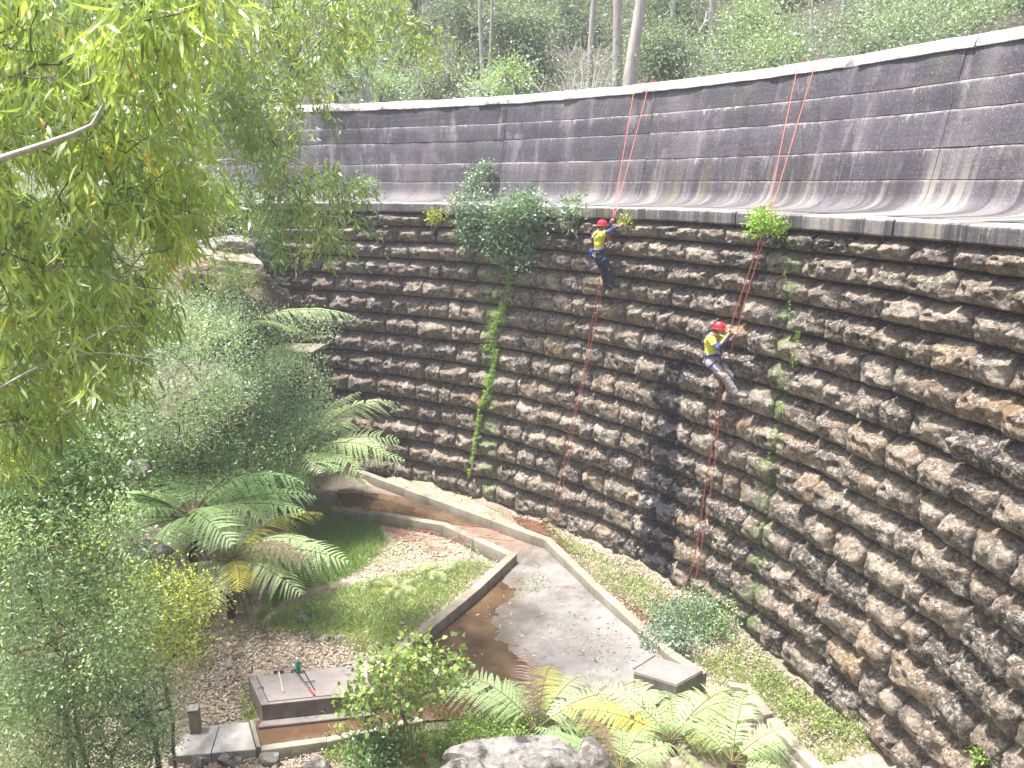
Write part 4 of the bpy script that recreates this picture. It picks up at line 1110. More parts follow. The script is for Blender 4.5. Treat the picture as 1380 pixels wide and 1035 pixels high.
# bare trunks that stand out
def trunk_thing(label, pts, radii, mat, branches=(), name='tree', cat='tree'):
    P = [Vector(p) for p in pts]
    root = empty(name, P[0]); tag(root, label, cat)
    mb = MB(); mb.tube([p - P[0] for p in P], radii, 9); mb.build('trunk', mat, root, True)
    for b, r in branches:
        m2 = MB(); m2.tube([Vector(q) - P[0] for q in b], np.linspace(r, r * 0.3, len(b)), 6); m2.build('branch', mat, root, True)
    return root
def down(px, py, Y):
    p = A(px, py, Y); z = gz(p.x, p.y); return Vector((p.x, p.y, min(z - 0.2, p.z)))
trunk_thing('thick pale leaning gum trunk left of the upper climber ropes', [down(845, 120, 25), A(849, 105, 25), A(855, 60, 25), A(862, 15, 25), A(872, -60, 25), A(885, -200, 25)], [0.23, 0.21, 0.185, 0.165, 0.15, 0.11], M['bark_pale'])
trunk_thing('slender pinkish trunk behind the bare white bush', [down(794, 120, 29), A(796, 60, 29), A(800, 0, 29), A(803, -120, 29)], [0.11, 0.10, 0.09, 0.06], M['bark_pale'])
trunk_thing('crooked thin white trunk right of the leaning pale trunk', [down(940, 110, 27), A(941, 90, 27), A(939, 62, 27), A(943, 42, 27), A(950, 30, 27), A(953, 15, 27)], [0.06, 0.055, 0.05, 0.045, 0.035, 0.02], M['bark_white'], [([A(943, 42, 27), A(938, 28, 27), A(936, 10, 27)], 0.03)])
trunk_thing('straight grey trunk right of the crooked white one', [down(957, 105, 33), A(959, 50, 33), A(960, 0, 33), A(962, -120, 33)], [0.17, 0.155, 0.14, 0.1], M['bark_pale'])
trunk_thing('grey trunk at the top edge left of the right ropes', [down(1012, 100, 34), A(1013, 40, 34), A(1015, -10, 34), A(1020, -120, 34)], [0.17, 0.15, 0.14, 0.1], M['bark_grey'])
trunk_thing('left one of the twin thin trunks in the middle', [down(650, 130, 30), A(650, 95, 30), A(647, 30, 30), A(646, -60, 30)], [0.085, 0.08, 0.07, 0.05], M['bark_pale'])
trunk_thing('right one of the twin thin trunks in the middle', [down(659, 130, 30.5), A(660, 95, 30.5), A(662, 40, 30.5), A(664, -40, 30.5)], [0.065, 0.06, 0.05, 0.04], M['bark_pale'], [([A(662, 25, 30.5), A(672, 18, 30.5), A(684, 12, 30.5)], 0.03)])
trunk_thing('dark straight trunk at the top edge above the rocky slope', [down(556, 100, 40), A(557, 20, 40), A(558, -60, 40), A(560, -160, 40)], [0.22, 0.2, 0.18, 0.14], M['bark_dark'])
trunk_thing('dark trunk at the top edge left of the bare white bush', [down(723, 90, 38), A(724, 20, 38), A(724, -60, 38), A(724, -140, 38)], [0.15, 0.14, 0.13, 0.1], M['bark_grey'], [([A(724, 22, 38), A(745, 24, 38), A(768, 18, 38)], 0.05)])
trunk_thing('thin dead trunk with twigs left of the grey twiggy tree', [down(1098, 95, 27), A(1097, 70, 27), A(1093, 30, 27), A(1096, -20, 27)], [0.05, 0.05, 0.04, 0.03], M['bark_white'], [([A(1095, 50, 27), A(1115, 38, 27), A(1130, 28, 27)], 0.025)])
trunk_thing('pale forked trunk leaning left at the top right', [down(1336, 60, 24), A(1333, 45, 24), A(1327, 22, 24), A(1318, -10, 24)], [0.1, 0.09, 0.075, 0.05], M['bark_pale'], [([A(1340, 25, 24), A(1355, 5, 24), A(1368, -20, 24)], 0.07)])

# bare white bush: a fan of bleached twigs
g = np.random.default_rng(240)
b0 = down(785, 118, 24); root = empty('bare_bush', b0); tag(root, 'bare bush of bleached white twigs standing above the crest', 'bush')
for i in range(46):
    a = g.normal(0, 0.55); dpt = g.normal(0, 0.35); h = g.uniform(1.3, 3.4) * (1 - 0.25 * abs(a))
    mb = MB(); pts = []
    for k in range(6):
        f = k / 5; pts.append(Vector((math.sin(a) * h * f ** 1.25 + g.normal(0, 0.03), dpt * h * 0.5 * f + g.normal(0, 0.03), math.cos(a) * h * f + 0.1)))
    mb.tube(pts, np.linspace(0.024, 0.006, 6) * g.uniform(0.7, 1.2), 5)
    br = mb.build('branch', M['bark_white'], root, True)
    m2 = MB()
    for k in range(3):
        q = pts[int(g.integers(2, 5))]; e = q + Vector((g.normal(0, 0.35), g.normal(0, 0.2), g.uniform(0.15, 0.55))); m2.tube([q, (q + e) / 2 + Vector((0, 0, 0.04)), e], [0.009, 0.007, 0.004], 4)
    t_ = m2.build('twigs', M['bark_white'], br, True); t_['kind'] = 'stuff'

# the wood beyond: too dense to tell one tree from the next
g = np.random.default_rng(250)
cr = Crown(); n = 2300
yy = 36 + 60 * g.random(n) ** 1.5; xx = g.uniform(-0.95, 0.95, n) * yy
zz = ground_z(xx, yy) + np.minimum(g.gamma(2.0, 1.7, n), 9)
cr.add(*cluster_leaves(np.stack([xx, yy, zz], 1), 46, 0.75, 0.32, 0.14, 'flat', g, droop=0.2, base_rnd=np.clip(0.5 + 0.35 * vnoise(np.stack([xx, yy, zz], 1), 0.25, 5, 2), 0, 1)))
wood = obj('forest', cr.mesh('forest', M['leaf_far'])); tag(wood, 'hazy wood covering the slope beyond the dam', 'forest', None, 'stuff')
# leaf litter and low growth on that slope
cr = Crown(); n = 3600
yy = 21.5 + 28 * g.random(n) ** 1.5; xx = g.uniform(-0.7, 0.9, n) * yy
ok = np.hypot(xx - DCX, yy - DCY) > 22.9
xx, yy = xx[ok], yy[ok]; zz = ground_z(xx, yy) + g.gamma(1.6, 0.55, len(xx)) + 0.1
cr.add(*cluster_leaves(np.stack([xx, yy, zz], 1), 50, 0.36, 0.12, 0.045, 'flat', g, mean_dir=(0, 0, 0.4), base_rnd=np.clip(0.5 + 0.4 * vnoise(np.stack([xx, yy, zz], 1), 0.35, 8, 2), 0, 1)))
o = obj('undergrowth', cr.mesh('undergrowth', M['leaf_far'])); tag(o, 'low undergrowth on the slope behind the crest', 'undergrowth', None, 'stuff')
# trunks of the wood
mb = MB()
for i in range(110):
    y = g.uniform(27, 75); x = g.uniform(-0.8, 0.85) * y; z = gz(x, y); l = g.normal(0, 0.6, 2)
    mb.tube([(x, y, z - 0.2), (x + l[0] * 0.3, y, z + 4), (x + l[0], y + l[1], z + 11)], np.array([0.2, 0.16, 0.1]) * g.uniform(0.35, 1.0), 6)
o = mb.build('forest_trunks', M['bark_pale'], wood, True); o['kind'] = 'stuff'

# ------------------------------------------------------------------ channel, kerbs, pit
def make_cement(name, a, b, stain=(0.09, 0.10, 0.06), amt=0.4, rough=0.85):
    n = NT(name); pos = n.pos()
    f = n.noise(pos, 2.2, 5, 0.65); h = n.noise(pos, 26.0, 5, 0.7)
    c = n.mix(n.remap(f, 0.3, 0.7), a, b)
    st = n.noise(n.map(pos, (1, 1, 0.3)), 5.0, 4, 0.65)
    c = n.mix(n.remap(st, 0.50, 0.72, 0, amt), c, stain)
    c = n.mix(n.remap(h, 0.60, 0.74, 0, 0.4), c, tuple(min(1, x * 1.5) for x in b))
    return n.done(c, rough, n.bump(h, 0.5, 0.012), 0.35)
M['kerb'] = make_cement('mossy_cement', (0.19, 0.17, 0.13), (0.31, 0.28, 0.225), (0.10, 0.10, 0.055), 0.5)
M['apron'] = make_cement('grey_cement_apron', (0.17, 0.16, 0.155), (0.28, 0.265, 0.255), (0.14, 0.12, 0.09), 0.6)
M['pit'] = make_cement('dark_cement', (0.13, 0.11, 0.105), (0.235, 0.205, 0.19), (0.05, 0.04, 0.037), 0.6)
M['lid'] = make_cement('lid_cement', (0.15, 0.13, 0.125), (0.24, 0.21, 0.20), (0.30, 0.26, 0.22), 0.3)
M['white_slab'] = make_cement('pale_cement', (0.34, 0.32, 0.30), (0.50, 0.48, 0.45), (0.25, 0.22, 0.19), 0.5)
def make_apron():
    n = NT('apron_cement'); pos = n.pos()
    f = n.noise(pos, 1.3, 6, 0.7); h = n.noise(pos, 24.0, 5, 0.72); d = n.noise(pos, 0.75, 5, 0.65)
    c = n.mix(n.remap(f, 0.3, 0.7), (0.13, 0.12, 0.115), (0.25, 0.235, 0.225))
    zz_ = n.sep(pos)[2]
    damp = n.math('MAXIMUM', n.remap(d, 0.50, 0.60), n.remap(n.math('ADD', zz_, n.math('MULTIPLY', n.math('SUBTRACT', f, 0.5), 0.05)), 0.150, 0.125))
    c = n.mix(n.math('MULTIPLY', damp, 0.65), c, (0.095, 0.072, 0.050))
    c = n.mix(n.remap(n.noise(pos, 3.0, 5, 0.7), 0.56, 0.66, 0, 0.5), c, (0.15, 0.135, 0.07))
    c = n.mix(n.remap(h, 0.58, 0.72, 0, 0.5), c, (0.38, 0.36, 0.33))
    return n.done(c, n.math('SUBTRACT', 0.85, n.math('MULTIPLY', damp, 0.45)), n.bump(n.math('ADD', h, f), 0.5, 0.02), 0.4)
M['apron'] = make_apron()
def make_water(name, deep, silt):
    n = NT(name); pos = n.pos()
    f = n.noise(pos, 1.6, 4, 0.6); fl = n.noise(n.map(pos, (1, 2.2, 1)), 9.0, 3, 0.6)
    c = n.mix(n.remap(f, 0.35, 0.65), deep, silt)
    c = n.mix(n.remap(fl, 0.66, 0.72, 0, 0.5), c, (0.36, 0.30, 0.20))
    return n.done(c, 0.04, n.bump(n.noise(pos, 14.0, 2), 0.05, 0.01), 0.9)
M['water'] = make_water('tannin_water', (0.058, 0.034, 0.021), (0.125, 0.082, 0.045))
M['rust'] = make_water('rusty_water', (0.08, 0.042, 0.025), (0.135, 0.078, 0.044))
M['mud'] = make_cement('damp_mud', (0.12, 0.09, 0.07), (0.24, 0.19, 0.15), (0.26, 0.12, 0.05), 0.5, 0.6)

def sheet(name, pxs, z, mat, label, cell=0.12, rag=0.0, seed=0, drape=False):
    """flat sheet with an outline given on the ground, ragged where rag > 0"""
    P = [G(x, y, z) for x, y in pxs]
    pts = []
    for i in range(len(P)):
        a, b = P[i], P[(i + 1) % len(P)]
        k = max(1, int((b - a).length / cell)) if rag else 1
        for j in range(k): pts.append(a.lerp(b, j / k))
    V = np.array([[p.x, p.y, z] for p in pts])
    if rag:
        V[:, 0] += rag * vnoise(V[:, :2], 2.2, seed, 3); V[:, 1] += rag * vnoise(V[:, :2] + 40, 2.2, seed, 3)
    if drape: V[:, 2] = ground_z(V[:, 0], V[:, 1]) + (0.014 if mat is M['mud'] else 0.024)
    bm = bmesh.new(); f = bm.faces.new([bm.verts.new(v) for v in V])
    if f.normal.z < 0: f.normal_flip()
    bmesh.ops.triangulate(bm, faces=[f])
    me = bpy.data.meshes.new(name); bm.to_mesh(me); bm.free(); me.materials.append(mat)
    o = obj(name, me); tag(o, label, None, None, 'structure'); return o
AP = [(700, 742), (735, 732), (880, 856), (915, 905), (880, 960), (790, 985), (640, 980), (520, 985), (470, 930), (560, 880), (640, 815)]
APW = np.array([G(x, y, 0.12)[:2] for x, y in AP])
def inside(P, Q):
    c = np.zeros(len(Q), bool); j = len(P) - 1
    for i in range(len(P)):
        yi, yj = P[i, 1], P[j, 1]
        hit = ((yi > Q[:, 1]) != (yj > Q[:, 1])) & (Q[:, 0] < (P[j, 0] - P[i, 0]) * (Q[:, 1] - yi) / (yj - yi + 1e-12) + P[i, 0])
        c ^= hit; j = i
    return c
ka, kb = G(693, 752, 0.12), G(500, 905, 0.12); kd = (kb - ka).normalized(); kn = Vector((-kd.y, kd.x, 0)); kn = kn if kn.x > 0 else -kn
def apron_z(x, y):
    dd = (x - ka.x) * kn.x + (y - ka.y) * kn.y; al = (x - ka.x) * kd.x + (y - ka.y) * kd.y
    q = np.stack([x.ravel(), y.ravel()], 1)
    return 0.125 + 0.030 * np.maximum(dd, 0) - 0.020 * np.clip(al, 0, 4) + 0.020 * vnoise(q, 1.1, 77, 4).reshape(x.shape) + 0.006 * vnoise(q, 5.0, 78, 2).reshape(x.shape)
gx = np.arange(APW[:, 0].min(), APW[:, 0].max(), 0.06); gy = np.arange(APW[:, 1].min(), APW[:, 1].max(), 0.06)
X, Y = np.meshgrid(gx, gy, indexing='ij'); idx = np.arange(X.size).reshape(X.shape)
F = np.stack([idx[:-1, :-1], idx[1:, :-1], idx[1:, 1:], idx[:-1, 1:]], -1).reshape(-1, 4)
F = F[inside(APW, np.stack([X.ravel(), Y.ravel()], 1)[F].mean(1))]
o = obj('pavement', mesh_np('pavement', np.stack([X.ravel(), Y.ravel(), apron_z(X, Y).ravel()], 1), F, M['apron'], True)); tag(o, 'grey concrete apron between the two kerbs', None, None, 'structure')
sheet('mud', [(455, 660), (520, 650), (620, 690), (735, 735), (700, 755), (610, 708), (455, 694)], 0.112, M['mud'], 'damp silt floor of the upper channel', 0.15, 0.05, 2)
sheet('water', [(452, 664), (520, 666), (600, 680), (640, 700), (655, 712), (610, 706), (540, 698), (455, 688)], 0.125, M['water'], 'dark brown water in the upper channel', 0.12, 0.08, 3)
sheet('water', [(699, 754), (735, 800), (745, 850), (735, 905), (700, 940), (600, 940), (500, 935), (520, 895), (560, 880), (640, 805)], 0.118, M['water'], 'brown water pooled along the left kerb')
sheet('water', [(345, 1004), (345, 972), (430, 965), (520, 945), (600, 925), (660, 935), (640, 968), (560, 972), (470, 990), (352, 1006)], 0.14, M['rust'], 'orange-brown water in the trough before the pit', 0.10, 0.04, 5)
sheet('mud', [(640, 668), (700, 700), (760, 730), (880, 822), (905, 855), (885, 850), (740, 722), (640, 680)], 0.16, M['mud'], 'rusty silt between right kerb and dam foot', 0.12, 0.06, 6, True)
sheet('water', [(690, 693), (745, 716), (785, 748), (750, 736), (700, 706)], 0.185, M['rust'], 'rusty seep along the dam foot', 0.08, 0.04, 7, True)
sheet('water', [(832, 795), (862, 812), (884, 832), (876, 842), (850, 822)], 0.185, M['rust'], 'rusty puddle beside the right kerb', 0.08, 0.03, 8, True)

def polyline_kerb(name, label, pxs, ztop, w, zbot=-0.1, mat='kerb', cat='kerb', parts=True):
    P = [G(x, y, ztop) for x, y in pxs]
    root = empty(name, (P[0].x, P[0].y, 0)); tag(root, label, cat)
    n = len(P); off = []
    for i in range(n):
        d0 = (P[i] - P[i - 1]).normalized() if i else (P[1] - P[0]).normalized()
        d1 = (P[i + 1] - P[i]).normalized() if i < n - 1 else d0
        b = (Vector((-d0.y, d0.x, 0)) + Vector((-d1.y, d1.x, 0))); b.normalize()
        off.append(b * (w / 2) / max(0.4, b.dot(Vector((-d0.y, d0.x, 0)))))
    for i in range(n - 1):
        L = (P[i + 1] - P[i]).length; k = max(1, int(round(L / 1.6)))
        for j in range(k):
            a0, a1 = j / k, (j + 1) / k
            e = 0.003 / L
            qa, qb = P[i].lerp(P[i + 1], a0 + (e if j else 0)), P[i].lerp(P[i + 1], a1 - (e if j < k - 1 else 0))
            oa, ob = off[i].lerp(off[i + 1], a0), off[i].lerp(off[i + 1], a1)
            dz = rng.uniform(-0.006, 0.006)
            vs = []
            for q, o_ in ((qa, oa), (qb, ob)):
                for s in (-1, 1):
                    for z in (zbot, ztop + dz): vs.append((q.x + s * o_.x - P[0].x, q.y + s * o_.y - P[0].y, z))
            mb = MB(); mb.add(vs, [[0, 1, 3, 2], [4, 6, 7, 5], [0, 4, 5, 1], [2, 3, 7, 6], [1, 5, 7, 3], [0, 2, 6, 4]])
            mb.build('kerb_length', M[mat], root, False, 0.012)
    return root
polyline_kerb('kerb_wall', 'low concrete kerb wall bending round the grassy flat left of the apron', [(448, 684), (520, 692), (600, 706), (690, 747), (640, 793), (585, 838), (530, 880), (500, 905)], 0.36, 0.20)
polyline_kerb('kerb_wall', 'straight concrete kerb wall running along the foot of the dam', [(440, 617), (500, 640), (600, 676), (738, 726), (800, 786), (862, 842), (905, 880), (948, 908)], 0.38, 0.20)
polyline_kerb('kerb_wall', 'front kerb of the water trough before the pit', [(352, 1008), (440, 996), (510, 980), (570, 968)], 0.24, 0.13)
polyline_kerb('kerb_beam', 'outer concrete beam descending at the bottom right', [(1013, 936), (1036, 962)], 0.40, 0.20)
polyline_kerb('kerb_beam', 'longer concrete beam below the short one at the bottom right', [(1040, 967), (1075, 1005), (1120, 1050)], 0.38, 0.20)
polyline_kerb('kerb_beam', 'inner thin concrete beam beside the long beam at the bottom right', [(1004, 950), (1050, 1000), (1095, 1050)], 0.22, 0.12)

def prism(P, z0, z1, org):
    n = len(P); V = [(p[0] - org.x, p[1] - org.y, z) for z in (z0, z1) for p in P]
    bm = bmesh.new(); vs = [bm.verts.new(v) for v in V]
    bm.faces.new(vs[:n][::-1]); bm.faces.new(vs[n:])
    for i in range(n): bm.faces.new([vs[i], vs[(i + 1) % n], vs[n + (i + 1) % n], vs[n + i]])
    bmesh.ops.recalc_face_normals(bm, faces=bm.faces)
    return bm
def prism_obj(name, P, z0, z1, org, mat, parent, bev=0.012):
    bm = prism(P, z0, z1, org); me = bpy.data.meshes.new(name); bm.to_mesh(me); bm.free(); me.materials.append(mat)
    o = obj(name, me, parent)
    m = o.modifiers.new('bevel', 'BEVEL'); m.width = bev; m.segments = 2
    return o
def lerp2(a, b, t): return a + (b - a) * t
# pit with lid
Q = [G(334, 910, 0.5), G(352, 950, 0.5), G(506, 934, 0.5), G(484, 896, 0.5)]
org = Vector((Q[0].x, Q[0].y, 0)); pit = empty('concrete_pit', org); tag(pit, 'square concrete pit with a flat lid carrying tools and a green bottle', 'pit')
prism_obj('pit_wall', Q, -0.1, 0.5, org, M['pit'], pit)
ctr = sum(Q, Vector()) / 4
I1 = [ctr + (q - ctr) * 0.87 for q in Q]; I2 = [ctr + (q - ctr) * 0.855 for q in Q]
nd = NT('seam'); M['seam'] = nd.done((0.03, 0.025, 0.024), 0.9)
prism_obj('seam', I1, 0.48, 0.504, org, M['seam'], pit, 0.001)
prism_obj('lid', I2, 0.48, 0.512, org, M['lid'], pit, 0.004)
# lifting lugs
for q in ((Q[0] + Q[1]) / 2, (Q[2] + Q[3]) / 2):
    p = ctr + (q - ctr) * 0.88
    mb = MB(); mb.tube([(p.x - org.x - 0.05, p.y - org.y, 0.505), (p.x - org.x - 0.03, p.y - org.y, 0.54), (p.x - org.x + 0.03, p.y - org.y, 0.54), (p.x - org.x + 0.05, p.y - org.y, 0.505)], 0.008, 6)
    mb.build('lifting_lug', M['seam'], pit)
# step under the pit front
S = [Q[1] + Vector((-0.02, -0.01, 0)), Q[1] + Vector((-0.03, -0.17, 0)), Q[2] + Vector((0.0, -0.16, 0)), Q[2] + Vector((0, -0.01, 0))]
prism_obj('footing', S, -0.1, 0.20, org, M['pit'], pit, 0.02)
# pale slab with post
Q2 = [G(225, 1020, 0.2), G(345, 1010, 0.2), G(335, 973, 0.2), G(258, 980, 0.2)]
org2 = Vector((Q2[0].x, Q2[0].y, 0)); slab = empty('concrete_slab', org2); tag(slab, 'white concrete slab left of the water trough', 'slab')
prism_obj('slab_panel', [Q2[0], lerp2(Q2[0], Q2[1], 0.485), lerp2(Q2[3], Q2[2], 0.485), Q2[3]], -0.1, 0.20, org2, M['white_slab'], slab)
prism_obj('slab_panel', [lerp2(Q2[0], Q2[1], 0.495), Q2[1], Q2[2], lerp2(Q2[3], Q2[2], 0.495)], -0.1, 0.205, org2, M['white_slab'], slab)
e0, e1 = Q2[1], Q2[2]; dx = Vector((0.09, 0.0, 0))
prism_obj('edge_strip', [e0 + dx * 0.12, e0 + dx, e1 + dx, e1 + dx * 0.12], -0.1, 0.25, org2, M['kerb'], slab)
p = G(265, 992, 0.1); post = empty('concrete_post', (p.x, p.y, 0.1)); tag(post, 'short square concrete post at the back of the white slab', 'post')
mb = MB(); mb.box((0, 0, 0.25), (0.16, 0.16, 0.56), 0.2); mb.build('shaft', M['kerb'], post, False, 0.012)
mb = MB(); mb.box((0, 0, 0.545), (0.175, 0.175, 0.03), 0.2); mb.build('cap', M['white_slab'], post, False, 0.008)  # paler top plate added: light on the post top put into the colour
# sluice box at right
Q3 = [G(854, 906, 0.5), G(912, 924, 0.5), G(948, 904, 0.5), G(886, 886, 0.5)]
org3 = Vector((Q3[0].x, Q3[0].y, 0)); sl = empty('sluice_box', org3); tag(sl, 'square concrete sluice box at the lower end of the right kerb', 'sluice box')
prism_obj('box_wall', Q3, -0.1, 0.49, org3, M['pit'], sl)
c3 = sum(Q3, Vector()) / 4
prism_obj('lid', [c3 + (q - c3) * 0.97 for q in Q3], 0.46, 0.515, org3, M['lid'], sl)
d3 = (Q3[3] - Q3[0]); mb = MB(); a = Q3[0] - org3 + d3 * 0.05; b = Q3[0] - org3 + d3 * 0.95
mb.tube([(a.x - 0.03, a.y, 0.56), (b.x - 0.03, b.y, 0.56)], 0.022, 6); mb.build('rail', M['pit'], sl)
# upright slab near the lower beams
p = G(992, 958, 0); ps = empty('concrete_slab', (p.x, p.y, 0)); tag(ps, 'upright concrete slab standing at the head of the lower beams', 'slab')
mb = MB(); mb.box((0, 0, 0.22), (0.30, 0.14, 0.62), -0.25); mb.build('panel', M['kerb'], ps, False, 0.015)
mb = MB(); mb.box((0.22, 0.10, 0.16), (0.10, 0.30, 0.45), -0.25); mb.build('wing', M['kerb'], ps, False, 0.015)

def rock_mat(name, a, b, lich, dark):
    n = NT(name); pos = n.pos()
    f = n.noise(pos, 2.5, 5, 0.65); l = n.noise(pos, 7.0, 6, 0.7, 0.3); h = n.noise(pos, 18.0, 6, 0.72)
    c = n.mix(n.remap(f, 0.3, 0.7), a, b)
    c = n.mix(n.remap(l, 0.50, 0.62, 0, 0.8), c, lich)
    c = n.mix(n.remap(n.noise(pos, 3.0, 5, 0.7), 0.50, 0.60, 0, 0.92), c, dark)
    return n.done(c, 0.8, n.bump(h, 0.9, 0.05), 0.35)
M['rock'] = rock_mat('lichened_rock', (0.15, 0.135, 0.12), (0.30, 0.28, 0.26), (0.37, 0.36, 0.35), (0.035, 0.032, 0.031))
M['rock_tan'] = rock_mat('sandstone', (0.22, 0.16, 0.12), (0.40, 0.32, 0.26), (0.50, 0.46, 0.40), (0.10, 0.085, 0.075))
M['rock_dark'] = rock_mat('dark_rock', (0.08, 0.07, 0.065), (0.17, 0.15, 0.14), (0.32, 0.30, 0.27), (0.03, 0.027, 0.026))
# dark block at the far end of the dam
p = A(405, 505, 20.9); bl = empty('concrete_block', (p.x, p.y, p.z - 0.6)); tag(bl, 'dark concrete block with pale cap where the bank meets the dam', 'concrete block')
mb = MB(); mb.box((0, 0, 0.65), (1.15, 1.0, 1.3), -0.12); mb.build('body', M['rock_dark'], bl, False, 0.02)
mb = MB(); mb.box((0, 0, 1.345), (1.22, 1.07, 0.09), -0.12); mb.build('cap', M['kerb'], bl, False, 0.015)

# ------------------------------------------------------------------ rocks
def rock(label, loc, size, seed, mat='rock', rotz=0.0, name='rock', cat='rock', sub=4, sharp=0.5, group=None):
    g = np.random.default_rng(seed)
    bm = bmesh.new(); bmesh.ops.create_icosphere(bm, subdivisions=sub, radius=1.0)
    V = np.array([v.co[:] for v in bm.verts])
    for _ in range(9):
        d = norm(g.normal(size=3)); o_ = g.uniform(0.55, 0.9)
        k = np.maximum(V @ d - o_, 0); V = V - np.outer(k, d) * 0.92
    N = norm(V)
    V = V + N * (0.10 * sharp * vnoise(V, 2.0, seed, 4) + 0.06 * sharp * (1 - np.abs(vnoise(V, 3.0, seed + 9, 3))))[:, None]
    V = V * np.array(size)
    for v, c in zip(bm.verts, V): v.co = c
    me = bpy.data.meshes.new(name); bm.to_mesh(me); bm.free(); me.materials.append(M[mat])
    o = obj(name, me, None, loc, (0, 0, rotz)); tag(o, label, cat, group); return o
def on_ground(px, py, up=0.0):
    p = G(px, py, 0.0); return Vector((p.x, p.y, gz(p.x, p.y) + up))
rock('big pale boulder with black lichen patches at the bottom centre', A(690, 1030, 9.6), (1.05, 0.5, 0.42), 1, 'rock', 0.05, 'boulder', 'boulder', 5, 0.45)
rock('smaller pale rock in front of the big boulder at the bottom edge', A(625, 1042, 9.1), (0.36, 0.22, 0.20), 2, 'rock', 0.1, 'rock', 'rock', 4, 0.4)
rock('sandstone boulder overhanging the fern on the left bank', A(305, 362, 20.6), (1.20, 0.9, 0.62), 3, 'rock_tan', -0.1, 'boulder', 'boulder', 5)
rock('flat sandstone block lying on top of the overhanging boulder', A(296, 333, 21.0), (0.95, 0.7, 0.36), 4, 'rock', 0.2, 'boulder', 'boulder', 5)
rock('dark undercut rock behind the yellow-green shrub at left', A(196, 765, 13.6), (0.6, 0.55, 0.5), 5, 'rock_dark', 0.3, 'rock', 'rock', 5, 0.8)
rock('pale rock among dark shrubs on the left bank', A(185, 632, 15.4), (0.30, 0.3, 0.26), 6, 'rock', 0.3)
rock('pale rock face behind the wispy shrub on the left bank', A(260, 545, 17.6), (1.35, 0.8, 1.0), 7, 'rock_tan', 0.3, 'boulder', 'boulder', 5)
rock('dark rock ledge below the concrete block at the dam end', A(395, 560, 21.2), (1.2, 0.7, 1.0), 8, 'rock_dark', 0.2, 'boulder', 'boulder', 5)
rock('grey stone at the edge of the grass right of the tree fern skirt', on_ground(411, 840, 0.05), (0.19, 0.15, 0.12), 10, 'rock')
rock('brown stone beside the pale one behind the pit', on_ground(437, 864, 0.04), (0.13, 0.11, 0.10), 11, 'rock_tan')
rock('pale stone beside the brown one behind the pit', on_ground(459, 863, 0.03), (0.14, 0.10, 0.08), 12, 'rock')
rock('rounded rock low in front of the white slab', on_ground(310, 1030, 0.1), (0.20, 0.16, 0.14), 13, 'rock')
rock('rock beneath the front trough kerb', on_ground(365, 1028, 0.08), (0.18, 0.14, 0.13), 14, 'rock')
rock('leftmost of the rocks in front of the white slab', on_ground(268, 1032, 0.08), (0.15, 0.13, 0.12), 15, 'rock')
rock('brown rock at the bottom edge right of the trough rocks', on_ground(425, 1042, 0.08), (0.25, 0.15, 0.13), 16, 'rock_dark')
rock('dark boulder leaning at the right end of the big pale boulder', A(800, 1028, 9.7), (0.32, 0.35, 0.36), 17, 'rock_dark', 0.4)
for i, (px, py, sx, sz, m, lb) in enumerate(((515, 640, 0.35, 0.14, 'rock_dark', 'flat rock ledge at the dam foot behind the kerb start'), (560, 652, 0.42, 0.16, 'rock_tan', 'pale flat rock at the dam foot behind the right kerb'), (610, 668, 0.18, 0.15, 'rock', 'small pale boulder at the dam foot below the moss run'),
                                             (485, 632, 0.4, 0.25, 'rock_dark', 'dark rock at the dam foot beside the bright tree fern'), (580, 660, 0.2, 0.1, 'rock', 'thin pale rock between the flat rocks at the dam foot'))):
    rock(lb, on_ground(px, py, 0.08), (sx, sx * 0.6, sz), 30 + i, m, 0.3)
# loose small stones: too many to count
g = np.random.default_rng(300)
bm = bmesh.new()
polys = [([(262, 880), (330, 850), (420, 850), (440, 890), (340, 905), (330, 960), (265, 970), (230, 930)], 260), ([(430, 850), (560, 840), (520, 880), (470, 890)], 40), ([(560, 720), (640, 730), (600, 760), (540, 745)], 60),
         ([(250, 1010), (420, 1010), (520, 1000), (480, 1045), (250, 1045)], 120), ([(640, 665), (740, 715), (890, 830), (980, 880), (960, 870), (800, 760), (690, 700)], 70), ([(480, 640), (620, 672), (600, 660), (480, 625)], 60)]
Vs, Fs = [], []
tmp = bmesh.new(); bmesh.ops.create_icosphere(tmp, subdivisions=1, radius=1.0)
TV = np.array([v.co[:] for v in tmp.verts]); TF = np.array([[v.index for v in f.verts] for f in tmp.faces]); tmp.free(); bm.free()
k = 0
for poly, n in polys:
    for q in poly_px(poly, n, g):
        p = G(q[0], q[1]); s = g.gamma(2.0, 0.015) + 0.012
        V = TV * (s * g.uniform(0.6, 1.3, 3) * np.array([1, 1, 0.6])) * (1 + 0.25 * g.normal(size=(len(TV), 1)))
        Vs.append(V + np.array([p.x, p.y, gz(p.x, p.y) + s * 0.15])); Fs.append(TF + k); k += len(TV)
o = obj('gravel', mesh_np('gravel', np.vstack(Vs), np.vstack(Fs), M['rock_tan'])); tag(o, 'loose stones and gravel scattered on the valley floor', 'gravel', None, 'stuff')

